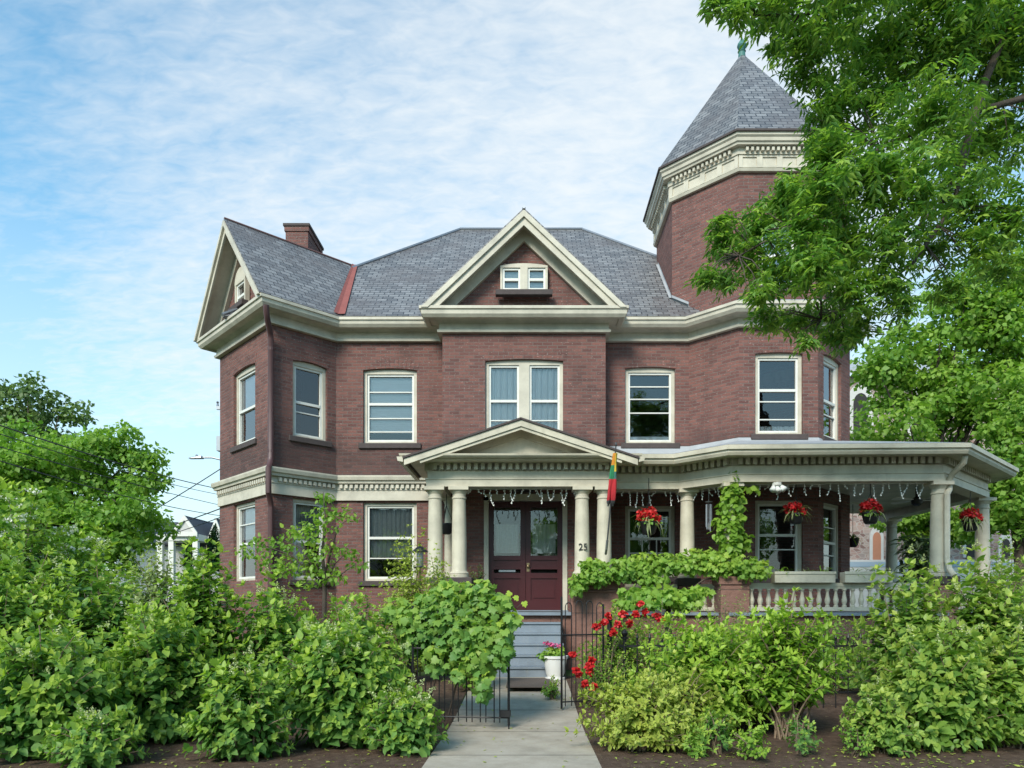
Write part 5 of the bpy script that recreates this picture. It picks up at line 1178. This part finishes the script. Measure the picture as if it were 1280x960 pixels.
for e in ((325, 680), (350, 672), (440, 645), (432, 692), (365, 660), (445, 705)): m.tube([q(404, 735 - .2 * (700 - e[1])), q((404 + e[0]) / 2, e[1] + 14), q(*e)], [.022, .013, .005], 5)
m.build('trunk', M['bark'], th, smooth='all', uv=False)
hyd(515, 12.3, 680, 50, 520, 'pale yellow upright shrub below the ground-floor window left of the columns', L=.085, mat=L_var, tm=LANCE, W=.6, name='golden_shrub', low=.1, nstem=12)
hyd(548, 13.7, 706, 34, 160, 'dark green leafy shrub at the foot of the left columns', L=.10, mat=L_vine, tm=LANCE, W=.5, name='leafy_shrub')
hyd(452, 11.5, 748, 60, 240, 'mid-green shrub between the hedge and the pale yellow shrub', L=.09, mat=L_hyd, name='leafy_shrub')
hyd(590, 11.6, 762, 40, 160, 'green shrub beside the foot of the steps on the left', L=.08, mat=L_vine, name='leafy_shrub')
hyd(365, 11.9, 745, 55, 170, 'low green shrub under the young tree before the house corner', L=.09, mat=L_vine, name='leafy_shrub')
hyd(690, 10.9, 850, 12, 20, 'tuft of green leaves at the gate foot beside the white pot', L=.06, mat=L_vine, name='leafy_shrub')
hyd(1180, 12.0, 728, 55, 220, 'feathery grey-green shrub before the corner column', L=.06, mat=L_gry, tm=LANCE, W=.5, name='grey_shrub')
hyd(1255, 11.5, 690, 40, 200, 'light green shrub at the right edge beside the last porch column', L=.09, mat=L_map, name='leafy_shrub')
hyd(1040, 11.5, 770, 80, 240, 'shaded green shrub behind the iron fence below the planter boxes', L=.08, mat=L_vine, name='leafy_shrub')
# elder with flat white flower heads
GE = dict(group='elder shrubs at the left', flower=.045, fmat=L_white, fsize=.17, umbel=True, name='elder_shrub', tm=LANCE, W=.5)
hyd(20, 11.0, 622, 80, 380, 'tall elder shrub with flat white flower heads at the left edge', L=.20, mat=L_hyd, **GE)
hyd(105, 11.8, 680, 66, 360, 'lower elder shrub with flat white flower heads, left of the neighbouring porch', L=.19, mat=L_hyd, **GE)
hyd(195, 14.5, 690, 58, 480, 'rounded grey-green shrub in front of the neighbouring house', L=.12, mat=L_gry, name='grey_shrub')
hyd(255, 17.0, 700, 30, 200, 'dark rounded shrub against the left corner of the brick house', L=.09, mat=L_hyd, name='leafy_shrub')

# ------------------------------------------------------------------ background left: trees, neighbour house, lamp, wires
def ell(px, py, d, rpx, rypx=None, dd=.8): return (X(px, d), d, Z(py, d), rpx / F * d, rpx / F * d * dd, (rypx or rpx) / F * d)
tree('maple_tree', 'large light green maple behind the elder at the left', (X(90, 27), 27, .2), Z(530, 27), [ell(120, 695, 25, 42, 34), ell(70, 715, 25, 60, 40), ell(95, 600, 27, 85, 70), ell(146, 592, 26, 50, 56), ell(40, 590, 27, 75, 62), ell(150, 660, 25, 55, 50), ell(60, 660, 26, 90, 50), ell(-30, 620, 27, 60, 90)], 320, .62, 32000, .19, L_map, .28, 22, newb=.3)
tree('dark_tree', 'darker taller tree rising behind the light maple at the left', (X(40, 42), 42, .2), Z(468, 42), [ell(45, 505, 42, 40, 35), ell(0, 510, 42, 35, 35), ell(85, 520, 42, 26, 24), ell(-50, 520, 42, 40, 45), ell(30, 560, 42, 70, 40)], 120, .75, 8000, .26, L_far, .35, 26, newb=.3)
th = empty('conifer', (X(252, 30), 30, .2), 'dark conical conifer beside the neighbouring house', 'tree')
clump('crown', [ell(268, 705 - 7 * k, 30, 14 - 1.8 * k, 7) for k in range(7)] + [ell(236, 705 - 5 * k, 29, 6 - .9 * k, 5) for k in range(6)], 3600, .14, L_fir, th, KITE, .5, .6, .3)
m = MB(); m.tube([(X(260, 30), 30, .2), (X(262, 30), 30, Z(668, 30))], [.12, .03], 6); m.build('trunk', M['bark'], th, uv=False)
dN = 46; nb = empty('neighbour_house', (X(215, dN), dN, .2), 'pale grey house with a gabled porch seen beyond the left hedge', 'house')
nx = lambda px: X(px, dN); nz = lambda py: Z(py, dN)
m = MB(); m.box(nx(120), nx(258), dN + 2.2, dN + 9, .2, nz(680)); m.build('wall', M['siding'], nb)
m = MB(); slab(m, [(nx(110), dN + 1.6, nz(676)), (nx(262), dN + 1.6, nz(676)), (nx(252), dN + 5.5, nz(640)), (nx(120), dN + 5.5, nz(640))], .1); slab(m, [(nx(110), dN + 9.4, nz(676)), (nx(262), dN + 9.4, nz(676)), (nx(252), dN + 5.5, nz(640)), (nx(120), dN + 5.5, nz(640))], .1)
# gable roofs
def ngable(c, hw, yf, zb, za, depth):
    for s in (-1, 1): slab(m, [(c + s * hw, yf, zb), (c + s * hw, yf + depth, zb), (c, yf + depth, za), (c, yf, za)], .08)
ngable(nx(234), nx(249) - nx(234), dN - .4, nz(668), nz(645), 5); ngable(nx(261), nx(270) - nx(261), dN + 1.0, nz(672), nz(645), 5)
m.build('roof', M['asph'], nb)
for c, hw, yf, zb, za in ((nx(234), nx(248) - nx(234), dN - .3, nz(668), nz(647)), (nx(261), nx(269) - nx(261), dN + 1.1, nz(672), nz(647))):
    m = MB(); m.prism([(c - hw, yf, zb), (c + hw, yf, zb), (c, yf, za)], (0, .12, 0)); m.build('gable', M['siding'], nb)
    m = MB()
    for s in (-1, 1): m.prism([(c, yf - .12, za + .12), (c + s * (hw + .1), yf - .12, zb + .08), (c + s * (hw + .1), yf - .12, zb - .22), (c, yf - .12, za - .2)], (0, .1, 0))
    m.box(c - hw, c + hw, yf - .11, yf - .02, zb - .15, zb + .1); m.build('bargeboard', M['white'], nb)
m = MB(); m.box(nx(197), nx(250), dN - .2, dN + 2.2, nz(676), nz(668)); m.build('porch_beam', M['white'], nb)
for px in (201, 215, 245): m = MB(); m.box(nx(px) - .16, nx(px) + .16, dN - .15, dN + .15, .2, nz(676)); m.build('porch_post', M['white'], nb)
m = MB(); m.box(nx(220), nx(238), dN + 2.1, dN + 2.19, 1.6, 3.2); m.build('window', M['dark'], nb)
m = MB(); m.box(nx(258), nx(264), dN + 1.0, dN + 1.09, nz(690), nz(672)); m.build('window', M['dark'], nb)
# street lamp and pole behind the left corner
lp = (X(288, 30), 30); th = empty('street_lamp', (lp[0], lp[1], .2), 'grey street lamp whose arm reaches out from behind the left wall', 'street lamp')
m = MB(); m.tube([(lp[0], lp[1], .2), (lp[0], lp[1], Z(560, 30))], [.11, .08], 10); m.build('pole', M['steel'], th, uv=False)
m = MB(); m.tube([(lp[0], lp[1], Z(578, 30)), P(278, 575, 30), P(265, 572, 30), P(253, 572, 30)], .035, 8); m.build('arm', M['steel'], th, uv=False)
h = P(245, 572, 30); m = MB(); m.hexa([(h.x - .27, 29.88, h.z - .05), (h.x + .27, 29.86, h.z - .04), (h.x + .27, 30.14, h.z - .04), (h.x - .27, 30.12, h.z - .05), (h.x - .24, 29.92, h.z + .0), (h.x + .25, 29.9, h.z + .07), (h.x + .25, 30.1, h.z + .07), (h.x - .24, 30.08, h.z + .0)]); m.lathe((h.x + .02, 30, h.z + .05), [(.05, 0), (.05, .06), (.03, .08)], 8); m.build('lamp_head', M['steel'], th, uv=False, bevel=.01)
up_ = (X(279.5, 26), 26); th = empty('utility_pole', (up_[0], up_[1], .2), 'wooden utility pole with a grey box mostly hidden behind the left wall', 'utility pole')
m = MB(); m.tube([(up_[0], up_[1], .2), (up_[0], up_[1], Z(490, 26))], [.15, .11], 10); m.build('pole', M['bark'], th, uv=False)
m = MB(); m.box(X(272.5, 25.9), X(278, 25.9), 25.75, 26.0, Z(565, 26), Z(547, 26)); m.build('box', M['steel'], th)
m = MB(); m.box(X(271, 26), X(288, 26), 25.95, 26.05, Z(512, 26), Z(508, 26)); m.lathe((X(272, 26), 26, Z(508, 26)), [(.05, 0), (.03, .1), (.05, .14), (.02, .18)], 8); m.build('cross_arm', M['steel'], th)
def wire(label, pts, r=.02): m = MB(); m.tube(pts, r, 5); setp(m.build('power_line', M['grey_f'], uv=False), label, 'power line', 'power lines at the left')
def sagl(pa, pb, da, db, sag): a, b = P(*pa, da), P(*pb, db); return [a.lerp(b, t) - Vector((0, 0, sag * 4 * t * (1 - t))) for t in [i / 14 for i in range(15)]]
wire('thickest dark wire, topmost at the left edge, running down to the belt course', sagl((-20, 525), (278, 612), 13, 26, .10), .014)
wire('thin upper wire crossing the light maple, second from the top', sagl((-20, 536), (278, 619), 13, 26, .10), .009)
wire('middle wire crossing the light maple to the house corner', sagl((-20, 553), (278, 632), 13, 26, .05), .010)
wire('lowest long wire crossing the light maple to the neighbour\'s roof', sagl((-20, 570), (278, 645), 13, 26, .12), .011)
wire('wire rising steeply to the right from the maple towards the house corner', sagl((150, 662), (285, 580), 28, 26, .05), .018)
wire('dark service wire crossing just above the neighbouring roof', sagl((190, 664), (280, 634), 40, 26, .05), .022)
wire('lowest service wire crossing the neighbouring gable', sagl((190, 674), (280, 645), 40, 26, .05), .018)

# ------------------------------------------------------------------ background right: church, maples
dS = 34; chn = empty('stone_church', (X(1200, dS), dS, .2), 'pinkish rubble stone church behind the trees at the right', 'church')
sxx = lambda px: X(px, dS); szz = lambda py: Z(py, dS)
m = MB(); m.box(sxx(1020), sxx(1420), dS, dS + 14, .1, szz(470)); m.build('wall', M['rubble'], chn)
m = MB(); m.prism([(sxx(1010), dS - .4, szz(470)), (sxx(1430), dS - .4, szz(470)), (sxx(1430), dS + 7, szz(395)), (sxx(1010), dS + 7, szz(395))], (0, 0, .2)); m.build('roof', M['metal'], chn)
m = MB(); m.box(sxx(1015), sxx(1430), dS - .16, dS - .001, szz(702.5), szz(700)); m.build('water_table', M['lstone'], chn)
m = MB(); m.hexa([(sxx(1015), dS - .60, szz(709.5)), (sxx(1430), dS - .60, szz(709.5)), (sxx(1430), dS - .001, szz(709.5)), (sxx(1015), dS - .001, szz(709.5)), (sxx(1015), dS - .17, szz(702.6)), (sxx(1430), dS - .17, szz(702.6)), (sxx(1430), dS - .001, szz(702.6)), (sxx(1015), dS - .001, szz(702.6))]); m.build('sloped_ledge', M['bluest'], chn)
m = MB(); m.box(sxx(1015), sxx(1430), dS - .58, dS - .002, .1, szz(709.6)); m.build('plinth', M['lstone'], chn)
def church_window(px, hwpx, pyb, pyt, mat):
    c, hw_, zb_, zt_ = sxx(px), hwpx / F * dS, szz(pyb), szz(pyt)
    def archp(hw, zt, y): 
        n = 10; r_ = hw * 1.5; return [(c - hw, y, zb_), (c + hw, y, zb_)] + [(c + hw - (hw) * (1 - math.cos(t)), y, zt - hw * 1.5 + hw * 1.5 * math.sin(t)) for t in [math.pi / 2 * k / n for k in range(n + 1)]] + [(c - hw + hw * (1 - math.cos(t)), y, zt - hw * 1.5 + hw * 1.5 * math.sin(t)) for t in [math.pi / 2 * (n - 1 - k) / n for k in range(n)]]
    m = MB(); m.prism(archp(hw_, zt_, dS - .08), (0, .075, 0)); w = m.build('window_surround', M['lstone'], chn)
    m = MB(); m.prism(archp(hw_ * .58, zt_ - hw_ * .75, dS - .10), (0, .03, 0)); m.build('window_panel', mat, w)
church_window(1095, 8.5, 701, 659, M['terra']); church_window(1212, 9, 697, 667, M['dark']); church_window(1256, 9, 697, 667, M['dark']); church_window(1075, 16, 600, 480, M['dark']); church_window(1150, 16, 600, 480, M['dark'])
tree('maple_tree', 'bright green maple with open branches between the church and the tower', (X(1165, 25), 25, .1), Z(330, 25), [ell(1110, 470, 25, 50, 50), ell(1160, 430, 25, 55, 50), ell(1220, 380, 25, 60, 55), ell(1270, 420, 25, 60, 80), ell(1190, 500, 25, 70, 45), ell(1120, 530, 24, 58, 34), ell(1250, 510, 24, 60, 50), ell(1300, 350, 25, 50, 50)], 300, .62, 21000, .20, L_map, .26, 30, newb=.6, inner=.2)
tree('maple_tree', 'nearer dense green maple at the right edge behind the porch end', (X(1275, 20.5), 20.5, .1), Z(470, 20.5), [ell(1270, 560, 20.5, 42, 50), ell(1235, 610, 21, 36, 36), ell(1280, 640, 20, 40, 44), ell(1310, 540, 20.5, 50, 80), ell(1245, 655, 21, 34, 24)], 130, .50, 11000, .17, L_map, .2, 16, newb=.5)
tree('small_tree', 'leafy tree seen through the open porch before the church', (X(1170, 24.5), 24.5, .1), Z(640, 24.5), [ell(1155, 655, 24.5, 38, 20), ell(1190, 665, 24.5, 30, 24), ell(1125, 648, 24.5, 20, 12)], 60, .4, 4200, .16, L_map, .1, 10, newb=.4)
hyd(1262, 19, 705, 40, 200, 'pale shrub before the church at the right edge', L=.12, mat=L_gry, name='grey_shrub')

# ------------------------------------------------------------------ overhanging ash tree, trunk out of the picture at the right
tb = (8.4, 8.6, 0.0); th = empty('ash_tree', tb, 'big ash tree whose leafy boughs hang into the upper right before the tower', 'tree')
AC = [(897, 2, 22), (922, 12, 24), (965, 15, 40), (968, 58, 20), (1000, 55, 40), (1012, 92, 30), (1050, 40, 62), (1120, 55, 70), (1200, 50, 80), (1265, 90, 80), (1045, 120, 42), (1090, 125, 60), (1160, 145, 70), (1240, 180, 75), (1045, 180, 36), (1085, 215, 48), (1140, 235, 62), (1210, 255, 60), (1270, 270, 48), (1030, 235, 34), (985, 255, 38), (945, 280, 34), (1005, 290, 45), (905, 305, 30), (940, 325, 42), (884, 345, 20), (985, 340, 36), (950, 362, 26), (905, 350, 22), (1050, 300, 36), (1110, 305, 48), (1170, 310, 42), (1230, 310, 36), (1065, 365, 36), (1110, 360, 36), (1035, 395, 34), (1000, 400, 30), (1075, 405, 30), (1130, 378, 24), (1010, 425, 18), (1270, 20, 80), (1180, -20, 90), (1050, -30, 80), (960, -20, 50), (1032, 150, 34), (1030, 195, 36), (1008, 240, 36), (1048, 262, 42), (982, 232, 24), (1022, 335, 42), (1060, 335, 42), (1048, 425, 26), (958, 398, 24), (900, 278, 22), (1255, 330, 40), (1185, 360, 30)]
r = rg(); sp = []; cs = []
for (px, py, rp) in AC:
    d = 8.0 + float(r.uniform(-.7, .9)); c = P(px, py, d); rad = max(10, rp - 7) / F * d; cs.append((c, rad))
    for k in range(max(7, int(rp * rp / 22))): v = unit(r.normal(0, 1, 3)) * float(r.uniform(0, 1.25)) ** .6; sp.append((c.x + v[0] * rad, c.y + v[1] * rad * .9, c.z + v[2] * rad * .92, float(r.uniform(0, 1))))
sp = np.array(sp); n = len(sp); az = r.uniform(0, 6.28, n); dr = np.stack([np.cos(az) - .25, np.sin(az), r.uniform(-.9, .25, n)], 1); dr = unit(dr)
sd = unit(np.cross(dr, np.array([0, 0, 1.0]))); nu = np.cross(sd, dr)
PL_, AL_, NL_, t0_, t1_ = [], [], [], [], []
Lr = r.uniform(.20, .30, n)
for k in range(9):
    f = 1.0 if k == 8 else .22 + .2 * (k // 2); s_ = 0 if k == 8 else (1 if k % 2 else -1)
    PL_.append(sp[:, :3] + dr * (Lr * (f - .6))[:, None]); AL_.append(dr * (.55 if s_ else 1) + sd * s_ * .8 + np.array([0, 0, -.28]) + r.normal(0, .16, (n, 3))); NL_.append(nu + r.normal(0, .35, (n, 3)) + np.array([0, 0, .3]))
    t0_.append(sp[:, 3] * .6 + r.uniform(0, .4, n)); t1_.append(np.clip(r.uniform(-.3, .5, n) + .35 * (sp[:, 3] > .7), 0, 1))
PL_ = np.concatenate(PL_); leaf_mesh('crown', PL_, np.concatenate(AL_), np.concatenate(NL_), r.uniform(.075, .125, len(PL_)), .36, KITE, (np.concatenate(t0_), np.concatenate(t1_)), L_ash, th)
m = MB(); m.tube([tb, (8.3, 8.6, 2.0), (8.1, 8.5, 4.5), (7.6, 8.4, 7.0), (7.0, 8.3, 9.5)], [.34, .28, .24, .19, .12], 12)
BR = [[(1480, 60, 8.5), (1265, 20, 8.2), (1232, 100, 8.1), (1205, 190, 8.0), (1180, 250, 8.0), (1130, 300, 7.9)], [(1470, 120, 8.5), (1290, 120, 8.3), (1180, 150, 8.2), (1100, 185, 8.1), (1035, 250, 8.0), (960, 300, 8.0), (905, 330, 8.0)], [(1450, -30, 8.5), (1200, -40, 8.2), (1080, -5, 8.2), (1000, 20, 8.2), (915, 18, 8.2)], [(1232, 100, 8.1), (1190, 260, 8.0), (1140, 330, 7.9), (1070, 380, 7.9), (1005, 410, 7.9)], [(1205, 190, 8.0), (1150, 215, 8.0), (1090, 290, 8.0), (1010, 320, 7.9)]]
bp_ = []
for k, b_ in enumerate(BR):
    pts = [P(*q) for q in b_]; n_ = len(pts); r0 = (.065, .042, .05, .032, .03)[k]; m.tube(pts, [r0 * (1 - .85 * i / (n_ - 1)) for i in range(n_)], 7); bp_ += [pts[i].lerp(pts[i + 1], t) for i in range(n_ - 1) for t in (0, .33, .66)]
for c, rad in cs:
    q = min(bp_, key=lambda v: (v - c).length)
    for k in range(3):
        e = c + Vector((float(r.uniform(-1, 1)), float(r.uniform(-1, 1)), float(r.uniform(-1, 1)))) * rad * .8; m.tube([q, q.lerp(e, .5) + Vector((0, 0, .06)), e], [.009, .006, .002], 5)
m.build('trunk', M['bark'], th, smooth='all', uv=False)

# across the road, behind the camera: these show only as reflections in the window glass
proto = tree('street_tree', 'big street tree across the road, seen only as a reflection in the windows', (4.5, -18, 0), 11, [(4.5, -18, 7.2, 3.6, 3.4, 3.6), (3, -18, 6, 2.8, 3, 2.4), (6.5, -17, 5.5, 2.6, 3, 2.2)], 90, .9, 5200, .34, L_map, .3, 14, group='street trees across the road')
for x_, y_, rz_, sc_ in ((13.5, -20, 1.3, 1.1), (-20, -19, 4.0, 1.1)):
    t = proto.copy(); COL.objects.link(t); t.location = (x_, y_, 0); t.rotation_euler = (0, 0, rz_); t.scale = (sc_,) * 3
    for ch_ in proto.children: c_ = ch_.copy(); COL.objects.link(c_); c_.parent = t
hb_ = empty('facing_house', (-9.5, -24, 0), 'pale clapboard house across the road, seen only as a reflection in the windows', 'house')
m = MB(); m.box(-15, -4, -30, -23, 0, 6.2); m.build('wall', M['siding'], hb_)
m = MB(); slab(m, [(-15.5, -22.5, 6.1), (-3.5, -22.5, 6.1), (-3.5, -26.5, 9.4), (-15.5, -26.5, 9.4)], .15); slab(m, [(-15.5, -30.5, 6.1), (-3.5, -30.5, 6.1), (-3.5, -26.5, 9.4), (-15.5, -26.5, 9.4)], .15); m.build('roof', M['asph'], hb_)
for x_ in (-13.5, -11, -8.5, -6):
    for z_ in (1.0, 3.9): m = MB(); m.box(x_ - .45, x_ + .45, -23.002, -22.95, z_, z_ + 1.5); m.build('window', M['dark'], hb_)
